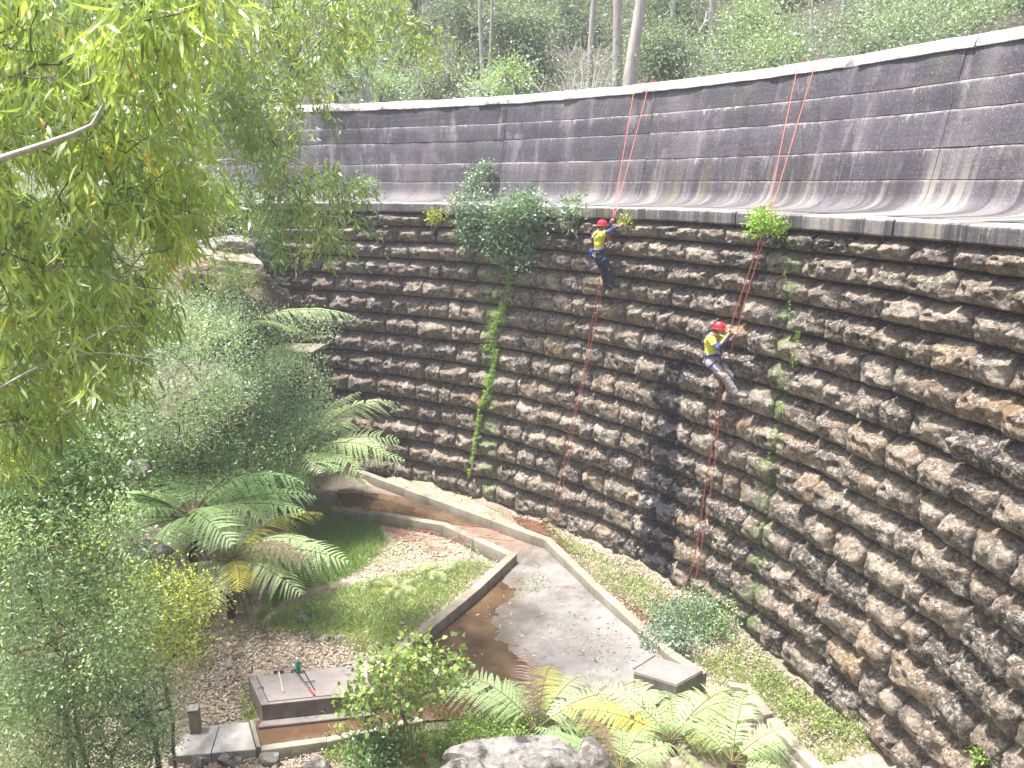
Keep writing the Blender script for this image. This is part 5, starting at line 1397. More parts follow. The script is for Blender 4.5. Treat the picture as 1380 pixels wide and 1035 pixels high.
# ------------------------------------------------------------------ grass, herbs, litter
def scatter(polys, z=None):
    out = []
    for poly, n in polys:
        Qp = poly_px(poly, n, g)
        for q in Qp:
            p = G(q[0], q[1]); out.append((p.x, p.y))
    a = np.array(out); return np.column_stack([a, ground_z(a[:, 0], a[:, 1])])
g = np.random.default_rng(310)
P = scatter([([(400, 705), (450, 690), (505, 700), (522, 735), (490, 770), (440, 790), (395, 800), (360, 830), (340, 850), (370, 800)], 9500)])
n = len(P); cr = Crown()
cr.add(*leaves(P, g.normal(size=(n, 3)) * 0.45 + np.array([0, 0, 1.0]), g.uniform(0.12, 0.32, n), 0.012, 'blade', np.clip(g.normal(0.35, 0.2, n), 0, 1), g))
o = obj('grass', cr.mesh('grass', M['grass_lush'])); tag(o, 'lush bright green grass patch beside the tree ferns', 'grass', None, 'stuff')
P = scatter([([(370, 830), (480, 790), (560, 770), (640, 755), (662, 765), (600, 820), (540, 865), (480, 880), (400, 860), (345, 850)], 13000), ([(440, 1010), (560, 985), (720, 960), (830, 985), (800, 1030), (560, 1040), (440, 1030)], 8500),
             ([(930, 890), (990, 880), (1060, 930), (1130, 985), (1190, 1035), (1110, 1035), (1040, 965), (970, 930)], 3600), ([(480, 840), (560, 850), (530, 880), (470, 890)], 900), ([(330, 920), (345, 970), (335, 985), (322, 940)], 400), ([(720, 705), (800, 755), (900, 815), (960, 850), (990, 872), (940, 870), (890, 838), (800, 785), (740, 730)], 1900), ([(850, 955), (980, 940), (1010, 1000), (860, 1010)], 1800)])
n = len(P); cr = Crown()
cr.add(*leaves(P, g.normal(size=(n, 3)) * 0.7 + np.array([0, 0, 1.0]), g.uniform(0.06, 0.2, n), 0.013, 'blade', np.clip(g.normal(0.42, 0.28, n), 0, 1), g))
o = obj('grass', cr.mesh('grass', M['grass'])); tag(o, 'sparse yellowing grass over the valley floor', 'grass', None, 'stuff')
P = scatter([([(400, 820), (500, 790), (600, 770), (650, 770), (590, 825), (520, 860), (420, 850)], 340), ([(430, 1000), (560, 985), (700, 965), (800, 985), (780, 1020), (560, 1030), (440, 1030)], 560), ([(930, 890), (1000, 890), (1080, 945), (1150, 1010), (1110, 1010), (1040, 950), (960, 915)], 150),
             ([(720, 705), (800, 755), (900, 812), (985, 865), (930, 868), (890, 838), (800, 785), (740, 730)], 230), ([(1000, 880), (1060, 930), (1150, 1000), (1190, 1035), (1120, 1010), (1050, 950)], 70), ([(790, 880), (1000, 940), (1000, 1000), (800, 990)], 200), ([(690, 800), (740, 780), (745, 800), (700, 815)], 24)])
KL = []
for line in ([(448, 690), (600, 712), (690, 754), (500, 912)], [(500, 640), (738, 722), (862, 838), (948, 902)], [(352, 1016), (570, 976)], [(334, 914), (350, 966)], [(1015, 932), (1120, 1045)]):
    for a, b in zip(line[:-1], line[1:]):
        pa, pb = G(a[0], a[1], 0.05), G(b[0], b[1], 0.05); L_ = (pb - pa).length
        for k in range(int(L_ * 9)):
            if g.random() < 0.45:
                q = pa.lerp(pb, g.random()); KL.append((q.x + g.normal(0, 0.16), q.y + g.normal(0, 0.16)))
KL = np.array(KL); P = np.vstack([P, np.column_stack([KL, ground_z(KL[:, 0], KL[:, 1])])])
cr = Crown(); cr.add(*cluster_leaves(P + np.array([0, 0, 0.06]), 16, 0.07, 0.05, 0.03, 'oval', g, mean_dir=(0, 0, 0.5)))
o = obj('ground_cover', cr.mesh('ground_cover', M['leaf_herb'])); tag(o, 'low leafy ground cover on the valley floor', 'ground cover', None, 'stuff')
P = scatter([([(230, 880), (330, 845), (520, 870), (480, 900), (330, 905), (340, 970), (262, 990), (220, 950)], 4000), ([(440, 770), (560, 715), (690, 750), (640, 800), (520, 790)], 1500), ([(650, 680), (740, 715), (900, 800), (1000, 865), (1100, 960), (1190, 1035), (1060, 1000), (900, 880), (740, 730)], 3600), ([(180, 800), (330, 850), (240, 900), (150, 870)], 700), ([(240, 1010), (520, 1005), (520, 1045), (240, 1045)], 900)])
P2 = scatter([([(640, 830), (740, 740), (890, 870), (860, 910), (700, 900)], 260), ([(345, 912), (480, 898), (500, 930), (360, 946)], 46)])
P2[:260, 2] = np.maximum(apron_z(P2[:260, 0], P2[:260, 1]) + 0.004, 0.12); P2[260:, 2] = 0.53
P[:, 2] += 0.03
P = np.vstack([P, P2]); n = len(P)
D = g.normal(size=(n, 3)); D[:, 2] *= 0.25
cr = Crown(); cr.add(*leaves(P + np.array([0, 0, 0.01]), D, g.uniform(0.05, 0.13, n), 0.028, 'flat', np.clip(g.normal(0.55, 0.28, n), 0, 1), g, np.tile(np.array([0, 0, 4.0]), (n, 1))))
o = obj('leaf_litter', cr.mesh('leaf_litter', M['litter'])); tag(o, 'dry fallen leaves scattered over the valley floor', 'leaf litter', None, 'stuff')
# leafy bush where right kerb meets the wall foot
def low_bush(label, poly, n, foot_px, leafset, seed, h=0.5):
    g = np.random.default_rng(seed); Qp = poly_px(poly, n, g); out = []
    for q in Qp:
        p = G(q[0], q[1], 0.2); out.append((p.x, p.y, gz(p.x, p.y) + g.uniform(0.08, h)))
    b = on_ground(*foot_px)
    return plant('bush', label, 'bush', [(b.x, b.y, b.z - 0.05), (b.x, b.y, b.z + 0.1), (b.x, b.y + 0.02, b.z + 0.2)], out, leafset, M['bark_brown'], 0.02, seed)
low_bush('round pale-leaved bush overgrowing the right kerb at the dam foot', [(868, 850), (880, 825), (920, 820), (955, 838), (960, 865), (920, 880), (880, 880), (866, 866)], 70, (915, 868), LS('leaf_fig', tuft(46, 0.10, 0.062, 0.045)), 321, 0.55)
low_bush('darker green bush between the pale-leaved bush and the dam', [(925, 825), (965, 825), (1000, 850), (990, 870), (955, 862), (935, 845)], 40, (960, 850), LS('leaf_scrub', tuft(46, 0.11, 0.06, 0.035)), 322, 0.4)
low_bush('dark leafy plant below the sapling at the bottom', [(465, 1000), (520, 990), (550, 1005), (545, 1035), (480, 1045)], 40, (510, 1025), LS('leaf_glossy', tuft(44, 0.11, 0.07, 0.04)), 323, 0.35)
low_bush('leafy bush at the left end of the trough front', [(600, 985), (680, 965), (720, 980), (700, 1000), (620, 1005)], 40, (660, 1000), LS('leaf_moss', tuft(36, 0.12, 0.06, 0.03)), 324, 0.3)

# ------------------------------------------------------------------ bottle and tools on the pit lid
def lidpt(px, py, up=0.0): return G(px, py, 0.512 + up)
b = lidpt(402, 906); bo = empty('bottle', b); tag(bo, 'green plastic drink bottle standing on the pit lid', 'bottle')
M['green'] = flat_mat('green_plastic', (0.01, 0.30, 0.17), 0.3, 0.5); M['white'] = flat_mat('white_plastic', (0.75, 0.72, 0.66), 0.4); M['steel'] = flat_mat('steel', (0.45, 0.45, 0.47), 0.35, 0.5, 0.8)
M['black'] = flat_mat('black_metal', (0.03, 0.028, 0.03), 0.5); M['red'] = flat_mat('red_grip', (0.50, 0.03, 0.04), 0.4); M['wood'] = flat_mat('wooden_handle', (0.50, 0.42, 0.32), 0.6)
mb = MB(); mb.tube([(0, 0, z) for z in (0.002, 0.015, 0.03, 0.10, 0.12, 0.20, 0.235)], [0.036, 0.044, 0.046, 0.046, 0.043, 0.046, 0.030], 16); mb.build('body', M['green'], bo, True)
mb = MB(); mb.tube([(0, 0, z) for z in (0.232, 0.25, 0.285)], [0.026, 0.026, 0.024], 12); mb.build('cap', M['white'], bo, True)
mb = MB(); mb.tube([(0.046, 0, 0.08), (0.062, 0, 0.10), (0.062, 0, 0.18), (0.044, 0, 0.2)], 0.006, 6); mb.build('handle', M['green'], bo, True)
a, c = lidpt(376, 907), lidpt(382, 934); t = empty('hammer', a); tag(t, 'long-handled hammer with dark head lying at the left of the pit lid', 'hammer')
d = c - a; mb = MB(); mb.tube([(0, 0, 0.03), (d.x * 0.5, d.y * 0.5, 0.022), (d.x, d.y, 0.016)], [0.014, 0.013, 0.015], 8); mb.build('handle', M['wood'], t, True)
mb = MB(); mb.tube([(-0.09, -0.01, 0.03), (-0.075, -0.008, 0.03), (-0.07, -0.007, 0.03), (0.05, 0.004, 0.03), (0.055, 0.005, 0.03), (0.09, 0.01, 0.03)], [0.026, 0.028, 0.02, 0.02, 0.028, 0.012], 8); mb.build('head', M['black'], t, True)
a, c = lidpt(396, 906), lidpt(424, 938); d = c - a; t = empty('bolt_cutter', a); tag(t, 'bolt cutter with red grip lying in the middle of the pit lid', 'tool')
mb = MB(); mb.tube([(0, 0, 0.015), tuple(d * 0.75 + Vector((0, 0, 0.015)))], 0.011, 8); mb.build('handle', M['steel'], t, True)
mb = MB(); mb.tube([(0.05, 0.0, 0.015), tuple(d * 0.78 + Vector((0.012, 0, 0.018)))], 0.010, 8); mb.build('handle', M['black'], t, True)
mb = MB(); mb.tube([tuple(d * 0.75 + Vector((0, 0, 0.016))), tuple(d + Vector((0, 0, 0.016)))], [0.016, 0.018], 8); mb.build('grip', M['red'], t, True)
mb = MB(); mb.box((-0.01, 0.02, 0.018), (0.09, 0.05, 0.03), 0.6); mb.build('jaw', M['black'], t, False, 0.006)
a, c = lidpt(409, 905), lidpt(424, 931); d = c - a; t = empty('pick_rod', a); tag(t, 'thin dark rod with a cross bar beside the bolt cutter', 'tool')
mb = MB(); mb.tube([(0, 0, 0.03), tuple(d + Vector((0, 0, 0.03)))], 0.009, 8); mb.build('rod', M['black'], t, True)
m = d * 0.62; mb = MB(); mb.tube([(m.x - 0.08, m.y - 0.02, 0.035), (m.x + 0.08, m.y + 0.03, 0.035)], 0.009, 8); mb.build('cross_bar', M['black'], t, True)
# red flower by the sapling
p = G(571, 1020, 0.25); fl = empty('flower', (p.x, p.y, gz(p.x, p.y))); tag(fl, 'single red flower at the foot of the sapling', 'flower')
mb = MB(); mb.tube([(0, 0, 0), (0.01, 0, 0.12), (0, 0, 0.22)], 0.004, 5); mb.build('stem', M['rachis'], fl)
cr = Crown(); cr.add(*leaves(np.zeros((7, 3)) + np.array([0, 0, 0.22]), np.array([[math.cos(i * 0.9), math.sin(i * 0.9), 0.45] for i in range(7)]), 0.05, 0.035, 'oval', np.full(7, 0.5), g))
obj('petals', cr.mesh('petals', M['red']), fl)

# ------------------------------------------------------------------ climbers
def capsule(mb, a, b, ra, rb, n=14):
    """tapered capsule with round ends"""
    a, b = Vector(a), Vector(b); d = b - a; L = d.length or 1e-4; u = d / L
    pts, rad = [], []
    for k in range(5):
        th = math.pi / 2 * k / 5
        pts.append(a - u * ra * math.cos(th)); rad.append(max(ra * math.sin(th), 0.0015))
    for k in range(5): pts.append(a + d * (k / 4)); rad.append(ra + (rb - ra) * k / 4)
    for k in range(1, 6):
        th = math.pi / 2 * k / 5
        pts.append(b + u * rb * math.sin(th)); rad.append(max(rb * math.cos(th), 0.0015))
    mb.tube(pts, rad, n)
def chain(mb, pts, rad):
    for i in range(len(pts) - 1): capsule(mb, pts[i], pts[i + 1], rad[i], rad[i + 1])
def ellipsoid(mb, c, r, rot=None, n=12, m=16):
    V = []; F = []
    for i in range(n + 1):
        th = math.pi * i / n
        for j in range(m):
            ph = 2 * math.pi * j / m
            p = Vector((r[0] * math.sin(th) * math.cos(ph), r[1] * math.sin(th) * math.sin(ph), r[2] * math.cos(th)))
            if rot is not None: p = rot @ p
            V.append(tuple(Vector(c) + p))
    for i in range(n):
        for j in range(m): F.append([i * m + j, i * m + (j + 1) % m, (i + 1) * m + (j + 1) % m, (i + 1) * m + j])
    mb.add(V, F)
FOLDS = bpy.data.textures.new('cloth_folds', 'CLOUDS'); FOLDS.noise_scale = 0.085; FOLDS.noise_depth = 2
def remeshed(mb, name, mat, parent, voxel=0.011, smooth=3):
    o = mb.build(name, mat, parent, True)
    r = o.modifiers.new('remesh', 'REMESH'); r.mode = 'VOXEL'; r.voxel_size = voxel; r.use_smooth_shade = True
    s = o.modifiers.new('smooth', 'SMOOTH'); s.factor = 0.5; s.iterations = smooth
    if name in ('shirt', 'trousers', 'sleeve'):
        d = o.modifiers.new('folds', 'DISPLACE'); d.texture = FOLDS; d.strength = 0.045; d.mid_level = 0.5; d.texture_coords = 'LOCAL'
    return o
M['skin'] = flat_mat('skin', (0.52, 0.30, 0.22), 0.5, 0.4, 0, 0.06)
M['hivis'] = flat_mat('yellow_shirt', (0.78, 0.74, 0.10), 0.75, 0.2, 0, 0.08, 12)
M['navy'] = flat_mat('navy_cloth', (0.025, 0.032, 0.075), 0.8, 0.2)
M['sleeve_blue'] = flat_mat('blue_sleeve', (0.075, 0.095, 0.22), 0.8, 0.2)
M['trouser_dark'] = flat_mat('dark_trousers', (0.030, 0.032, 0.055), 0.85, 0.2)
M['trouser_grey'] = flat_mat('grey_trousers', (0.36, 0.33, 0.33), 0.85, 0.2, 0, 0.15, 18)
M['boot'] = flat_mat('boot', (0.05, 0.045, 0.045), 0.7, 0.3); M['boot_grey'] = flat_mat('grey_boot', (0.22, 0.20, 0.22), 0.7, 0.3)
M['helmet'] = flat_mat('red_helmet', (0.72, 0.025, 0.05), 0.28, 0.5, 0, 0.03)
M['harness'] = flat_mat('blue_harness', (0.03, 0.055, 0.30), 0.6, 0.3); M['strap'] = flat_mat('violet_strap', (0.10, 0.05, 0.22), 0.6); M['glove'] = flat_mat('orange_glove', (0.75, 0.26, 0.12), 0.7)
M['metal'] = flat_mat('alloy', (0.6, 0.6, 0.62), 0.3, 0.5, 0.9); M['patch'] = flat_mat('orange_patch', (0.75, 0.20, 0.06), 0.6); M['hair'] = flat_mat('brown_hair', (0.10, 0.055, 0.035), 0.7)

def climber(px, py, off, label, J, trousers, boots, sleeve, glove, face, scale=1.0, extra=None):
    """J: joints in a frame with x along the wall, y into the wall, z up; origin at the hips"""
    t, z = wall_px(px, py)
    loc = on_wall(px, py, off); t = math.atan2(loc.x - DCX, loc.y - DCY)
    root = empty('person', loc); root.rotation_euler = (0, 0, -t); root.scale = (scale,) * 3
    tag(root, label, 'person')
    J = {k: Vector(v) for k, v in J.items()}
    f = Vector(face).normalized(); rt = Vector((f.y, -f.x, 0)).normalized()          # facing, person's right
    rotf = Matrix((rt, f, Vector((0, 0, 1)))).transposed()
    head = J['head']
    mb = MB()
    chain(mb, [J['hip'], J['waist'], J['chest']], [0.135, 0.12, 0.135])
    for s in ('l', 'r'):
        capsule(mb, J['chest'] + Vector((0, 0, 0.05)), J['sh_' + s], 0.095, 0.06)
        chain(mb, [J['sh_' + s], J['el_' + s], J['ha_' + s]], [0.052, 0.042, 0.030])
        chain(mb, [J['hip'] * 0.6 + J['th_' + s] * 0.4, J['th_' + s], J['kn_' + s], J['an_' + s]], [0.10, 0.088, 0.062, 0.045])
        capsule(mb, J['an_' + s], J['to_' + s], 0.045, 0.035)
        # hand: palm, four curled fingers and a thumb round the rope
        w = J['ha_' + s]; d = (w - J['el_' + s]).normalized(); a = d.cross(Vector((0.3, 1, 0.1))).normalized(); b = d.cross(a)
        capsule(mb, w, w + d * 0.075, 0.027, 0.032)
        for k in range(4):
            r0 = w + d * 0.09 + a * (k - 1.5) * 0.019; l = (0.034, 0.040, 0.037, 0.028)[k]
            chain(mb, [r0, r0 + d * l + b * 0.012, r0 + d * l * 1.1 + b * (0.02 + l), r0 + d * l * 0.3 + b * (0.025 + l)], [0.0095, 0.009, 0.0085, 0.008])
        r0 = w + d * 0.03 + a * 0.03
        chain(mb, [r0, r0 + a * 0.028 + d * 0.025 + b * 0.015, r0 + a * 0.015 + d * 0.045 + b * 0.04], [0.012, 0.010, 0.009])
    chain(mb, [J['chest'] + Vector((0, 0, 0.08)), J['neck'], head], [0.075, 0.055, 0.06])
    ellipsoid(mb, head + Vector((0, 0, 0.005)), (0.076, 0.095, 0.112), rotf)
    ellipsoid(mb, head + f * 0.045 + Vector((0, 0, -0.06)), (0.055, 0.055, 0.05), rotf)       # jaw
    capsule(mb, head + f * 0.088 + Vector((0, 0, 0.0085)), head + f * 0.112 + Vector((0, 0, -0.022)), 0.010, 0.015)   # nose
    for s in (-1, 1):
        ellipsoid(mb, head + rt * s * 0.078 + Vector((0, 0, -0.005)), (0.012, 0.022, 0.034), rotf)   # ears
        ellipsoid(mb, head + rt * s * 0.03 + f * 0.085 + Vector((0, 0, 0.03)), (0.022, 0.012, 0.010), rotf)
    capsule(mb, head + rt * -0.02 + f * 0.092 + Vector((0, 0, -0.055)), head + rt * 0.02 + f * 0.092 + Vector((0, 0, -0.055)), 0.008, 0.008)
    remeshed(mb, 'body', M['skin'], root, 0.0075, 2)
    # shirt with upper sleeves
    mb = MB()
    chain(mb, [J['hip'] * 0.65 + J['waist'] * 0.35, J['waist'], J['chest']], [0.150, 0.142, 0.158])
    for s in ('l', 'r'):
        capsule(mb, J['chest'] + Vector((0, 0, 0.045)), J['sh_' + s], 0.118, 0.082)
        capsule(mb, J['sh_' + s], J['sh_' + s].lerp(J['el_' + s], 0.55), 0.078, 0.070)
    capsule(mb, J['chest'] + Vector((0, 0, 0.09)), J['neck'].lerp(J['chest'], 0.25), 0.09, 0.068)
    remeshed(mb, 'shirt', M['hivis'], root, 0.011, 3)
    for s in ('l', 'r'):
        mb = MB(); chain(mb, [J['sh_' + s].lerp(J['el_' + s], 0.5), J['el_' + s], J['el_' + s].lerp(J['ha_' + s], sleeve)], [0.064, 0.057, 0.047])
        remeshed(mb, 'sleeve', M['sleeve_blue'], root, 0.010, 2)
    if glove:
        for s in glove:
            w = J['ha_' + s]; d = (w - J['el_' + s]).normalized()
            mb = MB(); capsule(mb, w - d * 0.03, w + d * 0.085, 0.036, 0.042); remeshed(mb, 'glove', M['glove'], root, 0.008, 2)
    # trousers
    mb = MB()
    capsule(mb, J['hip'] + Vector((0, 0, 0.06)), J['hip'], 0.15, 0.155)
    for s in ('l', 'r'):
        chain(mb, [J['hip'], J['th_' + s], J['kn_' + s], J['an_' + s].lerp(J['kn_' + s], 0.08)], [0.13, 0.112, 0.084, 0.072])
    remeshed(mb, 'trousers', M[trousers], root, 0.011, 3)
    for s in ('l', 'r'):
        a, c = J['an_' + s], J['to_' + s]; d = (c - a).normalized()
        mb = MB(); capsule(mb, a - d * 0.05, a + d * 0.02, 0.052, 0.058); capsule(mb, a, c, 0.055, 0.048)
        capsule(mb, J['kn_' + s].lerp(a, 0.78), a, 0.058, 0.060)
        remeshed(mb, 'boot', M[boots], root, 0.010, 2)
        k_ = J['kn_' + s]; mb = MB(); ellipsoid(mb, k_ + Vector((0.03, -0.062, 0)), (0.034, 0.022, 0.03)); mb.build('knee_patch', M['patch'] if s == 'r' else M['navy'], root, True)
    # helmet: shell, brim, ridge vents, chin strap; hair below
    he = Vector(head) + Vector((0, 0, 0.035)); V = []; F = []; n_, m_ = 9, 22
    sh = obj('helmet', None, root) if False else None
    mb = MB()
    for i in range(n_ + 1):
        th = (math.pi * 0.56) * i / n_
        for j in range(m_):
            ph = 2 * math.pi * j / m_
            rr = 1 + 0.03 * (abs(math.sin(3 * ph)) if 2 < i < n_ - 1 else 0)
            p = rotf @ Vector((0.104 * rr * math.sin(th) * math.cos(ph), 0.130 * rr * math.sin(th) * math.sin(ph), 0.118 * math.cos(th)))
            V.append(tuple(he + p))
    for i in range(n_):
        for j in range(m_): F.append([i * m_ + j, (i + 1) * m_ + j, (i + 1) * m_ + (j + 1) % m_, i * m_ + (j + 1) % m_])
    mb.add(V, F); hm = mb.build('helmet', M['helmet'], root, True)
    so = hm.modifiers.new('solid', 'SOLIDIFY'); so.thickness = 0.008
    mb = MB(); rim = []
    for j in range(25):
        ph = 2 * math.pi * j / 24; br = 1.05 + (0.16 if math.sin(ph) > 0.6 else 0)
        rim.append(he + rotf @ Vector((0.104 * br * math.cos(ph), 0.130 * br * math.sin(ph), -0.018)))
    mb.tube(rim, 0.009, 6, False); mb.build('brim', M['helmet'], hm, True)
    for s in (-0.5, 0.0, 0.5):
        mb = MB(); mb.tube([he + rotf @ Vector((0.106 * math.sin(s), -0.135 * math.sin(x) * math.cos(s), 0.124 * math.cos(x) * math.cos(s))) for x in np.linspace(0.45, 1.35, 6)], 0.007, 5); mb.build('vent', M['black'], hm, True)
    mb = MB()
    for s in (-1, 1):
        mb.tube([he + rotf @ Vector((s * 0.10, 0.0, -0.02)), he + rotf @ Vector((s * 0.075, 0.05, -0.12)), he + rotf @ Vector((0, 0.075, -0.155))], 0.006, 5)
    mb.build('chin_strap', M['black'], hm, True)
    mb = MB(); ellipsoid(mb, head + f * -0.03 + Vector((0, 0, -0.015)), (0.088, 0.082, 0.09), rotf); mb.build('hair', M['hair'], root, True)
    # harness: waist belt, leg loops, back strap, gear
    up = (J['chest'] - J['hip']).normalized()
    def hoop(c, ax, r, name, mat, th=0.018, sq=0.85):
        ax = Vector(ax).normalized(); a = ax.cross(Vector((0.1, 1, 0.2))).normalized(); b = ax.cross(a)
        mb = MB(); pts = [Vector(c) + a * r * math.cos(2 * math.pi * j / 20) + b * r * sq * math.sin(2 * math.pi * j / 20) for j in range(21)]
        mb.tube(pts, th, 6, False); return mb.build(name, mat, root, True)
    hoop(J['hip'] + up * 0.10, up, 0.163, 'waist_belt', M['harness'], 0.030, 0.98)
    for s in ('l', 'r'):
        d = (J['kn_' + s] - J['th_' + s]).normalized(); hoop(J['th_' + s] + d * 0.08, d, 0.118, 'leg_loop', M['harness'], 0.016, 1.0)
    bk = -f * 0.165
    for s in (-1, 1):
        mb = MB(); mb.tube([J['hip'] + up * 0.12 + bk * 0.95 + rt * s * 0.02, J['chest'] + bk * 0.98 + rt * s * 0.02, J['chest'] + up * 0.10 + bk * 0.75 + rt * s * 0.08, J['chest'] + up * 0.18 + rt * s * 0.10, J['chest'] + up * 0.12 - bk * 0.8 + rt * s * 0.08, J['hip'] + up * 0.14 - bk * 0.98], 0.014, 6)
        mb.build('shoulder_strap', M['strap'], root, True)
    mb = MB(); mb.box(tuple(J['chest'] + bk * 1.02 - up * 0.02), (0.07, 0.07, 0.09), 0.0); mb.build('back_plate', M['strap'], root, False, 0.015)
    mb = MB(); capsule(mb, J['hip'] + bk * 0.95 + up * 0.05 - rt * 0.06, J['hip'] + bk * 1.0 - up * 0.07 - rt * 0.07, 0.07, 0.055); remeshed(mb, 'gear_pouch', M['harness'], root, 0.010, 2)
    for k in range(4):
        q = J['hip'] + bk * 1.0 + rt * (0.02 + 0.035 * k) + up * (0.03 - 0.012 * k)
        mb = MB(); mb.tube([q + Vector((0.016 * math.cos(x), -0.012, 0.034 * math.sin(x) - 0.03)) for x in np.linspace(0, 2 * math.pi, 11)], 0.005, 5, False); mb.build('carabiner', M['metal'], root, True)
    for ln in (extra or []):
        mb = MB(); mb.tube([Vector(p) for p in ln[0]], ln[1], 6); mb.build('lanyard', M[ln[2]], root, True)
    return root

P1 = dict(hip=(0, -0.02, 0), waist=(-0.02, -0.05, 0.20), chest=(-0.02, -0.04, 0.38), neck=(0.01, 0.0, 0.55), head=(0.03, 0.03, 0.665),
          sh_l=(-0.17, 0.05, 0.46), sh_r=(0.17, -0.08, 0.46), el_l=(0.04, 0.22, 0.62), ha_l=(0.26, 0.12, 0.76), el_r=(0.36, -0.10, 0.55), ha_r=(0.52, 0.06, 0.66),
          th_l=(-0.08, 0.04, -0.07), th_r=(0.09, -0.05, -0.07), kn_l=(0.02, 0.16, -0.46), kn_r=(0.24, 0.12, -0.36), an_l=(0.08, 0.20, -0.82), an_r=(0.26, 0.16, -0.72), to_l=(0.16, 0.30, -0.90), to_r=(0.40, 0.27, -0.75))
climber(808, 342, 0.58, 'climber in red helmet and yellow shirt with dark trousers hanging just below the ledge', P1, 'trouser_dark', 'boot', 0.9, ('l',), (0.30, 0.95, 0), 0.93,
        [([(0.10, 0.10, 0.12), (0.16, 0.0, -0.1), (0.2, 0.02, 0.25), (0.28, 0.10, 0.74)], 0.009, 'metal')])
P2 = dict(hip=(0, 0, 0), waist=(-0.05, -0.03, 0.18), chest=(-0.06, -0.03, 0.36), neck=(0.0, 0.0, 0.52), head=(0.05, 0.03, 0.635),
          sh_l=(-0.10, 0.14, 0.44), sh_r=(0.03, -0.18, 0.43), el_l=(0.16, 0.24, 0.36), ha_l=(0.30, 0.22, 0.50), el_r=(0.26, -0.16, 0.30), ha_r=(0.31, 0.02, 0.53),
          th_l=(0.0, 0.08, -0.06), th_r=(0.02, -0.10, -0.06), kn_l=(0.24, 0.24, -0.32), kn_r=(0.34, -0.02, -0.28), an_l=(0.22, 0.30, -0.68), an_r=(0.52, 0.16, -0.64), to_l=(0.32, 0.38, -0.74), to_r=(0.68, 0.26, -0.66))
climber(962, 484, 0.62, 'climber in red helmet and yellow shirt with pale grey trousers lower on the wall', P2, 'trouser_grey', 'boot_grey', 0.25, (), (0.82, 0.57, 0), 0.95,
        [([(0.12, 0.0, 0.10), (0.26, 0.05, -0.15), (0.38, 0.0, -0.4), (0.40, 0.02, -0.5)], 0.008, 'black'), ([(0.14, 0.02, 0.10), (0.24, 0.05, 0.3), (0.31, 0.08, 0.56)], 0.010, 'black')])

# ------------------------------------------------------------------ ropes
nr = NT('rope'); wv = nr.noise(nr.pos(), 60, 2)
M['rope'] = nr.done(nr.mix(nr.remap(wv, 0.4, 0.6), (0.36, 0.065, 0.05), (0.58, 0.17, 0.12)), 0.7, None, 0.3)
def rope(label, pts, r=0.0085, name='rope'):
    P = [Vector(p) for p in pts]
    # smooth through the points
    Q = []
    for i in range(len(P) - 1):
        p0, p1, p2, p3 = P[max(i - 1, 0)], P[i], P[i + 1], P[min(i + 2, len(P) - 1)]
        for k in range(6):
            t = k / 6
            L = (p2 - p1).length
            m1 = (p2 - p0); m2 = (p3 - p1)
            m1 = m1.normalized() * min(L, (p1 - p0).length or L); m2 = m2.normalized() * min(L, (p3 - p2).length or L)
            Q.append((2 * t ** 3 - 3 * t * t + 1) * p1 + (t ** 3 - 2 * t * t + t) * m1 + (-2 * t ** 3 + 3 * t * t) * p2 + (t ** 3 - t * t) * m2)
    Q.append(P[-1])
    mb = MB(); mb.tube([q - P[0] for q in Q], r, 6)
    o = obj(name, mb.mesh('rope', M['rope'], True), None, P[0]); tag(o, label, 'rope'); return o
def crest_pts(px, py):
    t, z = wall_px(px, py)
    return [wall(t, 22.3, 11.3), wall(t, 22.04, 11.62), wall(t, 21.5, 11.605), wall(t, 21.0, 11.53)]
def face_pts(pxs, off): return [on_wall(x, y, off) for x, y in pxs]
def lip(px, py):
    t, z = wall_px(px, py); return wall(t, 17.85, 8.53)
h1 = on_wall(826, 293, 0.45)
rope('left one of the two red ropes running up to the crest from the upper climber', crest_pts(856, 122) + [lip(829, 290), h1, on_wall(818, 330, 0.42), on_wall(812, 352, 0.4)])
rope('right one of the two red ropes running up to the crest from the upper climber', crest_pts(875, 120) + [lip(833, 290), on_wall(828, 293, 0.42), on_wall(820, 335, 0.40), on_wall(816, 354, 0.38)])
rope('left one of the two red ropes from the crest to the lower climber', crest_pts(1075, 97) + [lip(1035, 300), on_wall(1026, 320, 0.3), on_wall(1012, 360, 0.36), on_wall(998, 400, 0.45), on_wall(984, 443, 0.5), on_wall(974, 476, 0.5)])
rope('right one of the two red ropes from the crest to the lower climber', crest_pts(1099, 95) + [lip(1040, 300), on_wall(1030, 320, 0.3), on_wall(1018, 360, 0.34), on_wall(1006, 400, 0.4), on_wall(992, 450, 0.42), on_wall(982, 482, 0.42)])
def gp(px, py, up): 
    p = G(px, py, 0.1); return Vector((p.x, p.y, max(gz(p.x, p.y), 0.1) + up))
rope('left red rope trailing below the upper climber to the ground', [on_wall(811, 352, 0.45), on_wall(806, 392, 0.34), on_wall(797, 440, 0.32), on_wall(787, 500, 0.31), on_wall(773, 560, 0.31), on_wall(763, 610, 0.3), on_wall(752, 660, 0.3), on_wall(740, 700, 0.28), gp(728, 716, 0.05), gp(700, 716, 0.33), gp(660, 722, 0.03), gp(600, 728, 0.02), gp(560, 725, 0.02), gp(530, 715, 0.02), gp(515, 711, 0.02)], 0.0085)
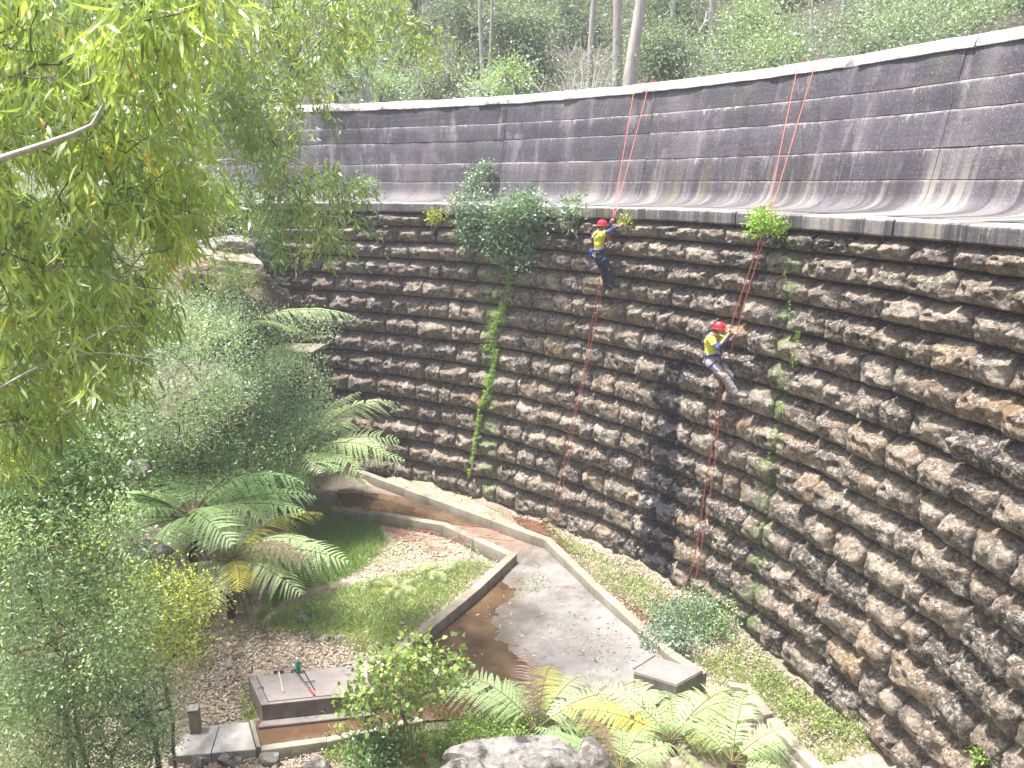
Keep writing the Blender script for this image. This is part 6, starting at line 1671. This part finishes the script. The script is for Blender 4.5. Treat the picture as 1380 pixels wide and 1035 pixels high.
rope('right red rope trailing below the upper climber to the ground', [on_wall(816, 352, 0.42), on_wall(810, 395, 0.33), on_wall(801, 440, 0.31), on_wall(790, 500, 0.3), on_wall(776, 560, 0.3), on_wall(768, 610, 0.29), on_wall(758, 660, 0.29), on_wall(750, 705, 0.28), gp(738, 722, 0.05), gp(705, 722, 0.34), gp(690, 730, 0.04), gp(640, 738, 0.3), gp(610, 742, 0.02), gp(560, 732, 0.02), gp(530, 720, 0.02)], 0.0085)
rope('left red rope trailing below the lower climber to the dam foot', [on_wall(972, 478, 0.55), on_wall(970, 520, 0.36), on_wall(965, 560, 0.34), on_wall(958, 610, 0.33), on_wall(950, 660, 0.33), on_wall(943, 710, 0.32), on_wall(936, 750, 0.31), on_wall(925, 785, 0.3), gp(912, 803, 0.05), gp(893, 812, 0.04), gp(878, 818, 0.03)], 0.0085)
rope('right red rope trailing below the lower climber to the dam foot', [on_wall(975, 480, 0.52), on_wall(973, 522, 0.35), on_wall(969, 560, 0.33), on_wall(965, 610, 0.32), on_wall(958, 660, 0.32), on_wall(950, 710, 0.31), on_wall(943, 750, 0.3), on_wall(936, 785, 0.3), gp(927, 806, 0.05), gp(915, 814, 0.03), gp(900, 816, 0.03)], 0.0085)
g = np.random.default_rng(400)
def loops(px, py, hx, hy, n, up):
    return [gp(px + hx * math.cos(k * 0.9) * g.uniform(0.5, 1), py + hy * math.sin(k * 0.9) * g.uniform(0.5, 1), up + 0.02 * g.random()) for k in range(n)]
rope('tangled end of red rope lying on the litter inside the left kerb', [gp(512, 712, 0.02)] + loops(555, 722, 38, 8, 9, 0.03) + [gp(590, 742, 0.02)], 0.0065, 'rope_coil')
rope('heap of red rope draped over the bend of the left kerb', [gp(600, 730, 0.03)] + loops(628, 730, 15, 8, 14, 0.30) + [gp(640, 726, 0.38), gp(690, 722, 0.03)], 0.0065, 'rope_coil')

# ------------------------------------------------------------------ air
nh = NT('thin_haze'); nh.n.remove(nh.b)
pv = nh.new('ShaderNodeVolumePrincipled'); pv.inputs['Color'].default_value = (0.93, 0.95, 1.0, 1); pv.inputs['Density'].default_value = 0.0021; pv.inputs['Anisotropy'].default_value = 0.0
nh.l.new(pv.outputs[0], nh.out.inputs['Volume'])
mb = MB(); mb.box((0, 55, 26), (230, 200, 56)); hz = mb.build('haze', nh.m); tag(hz, 'thin bright haze in the valley air', None, None, 'stuff')
scn.cycles.volume_bounces = 0
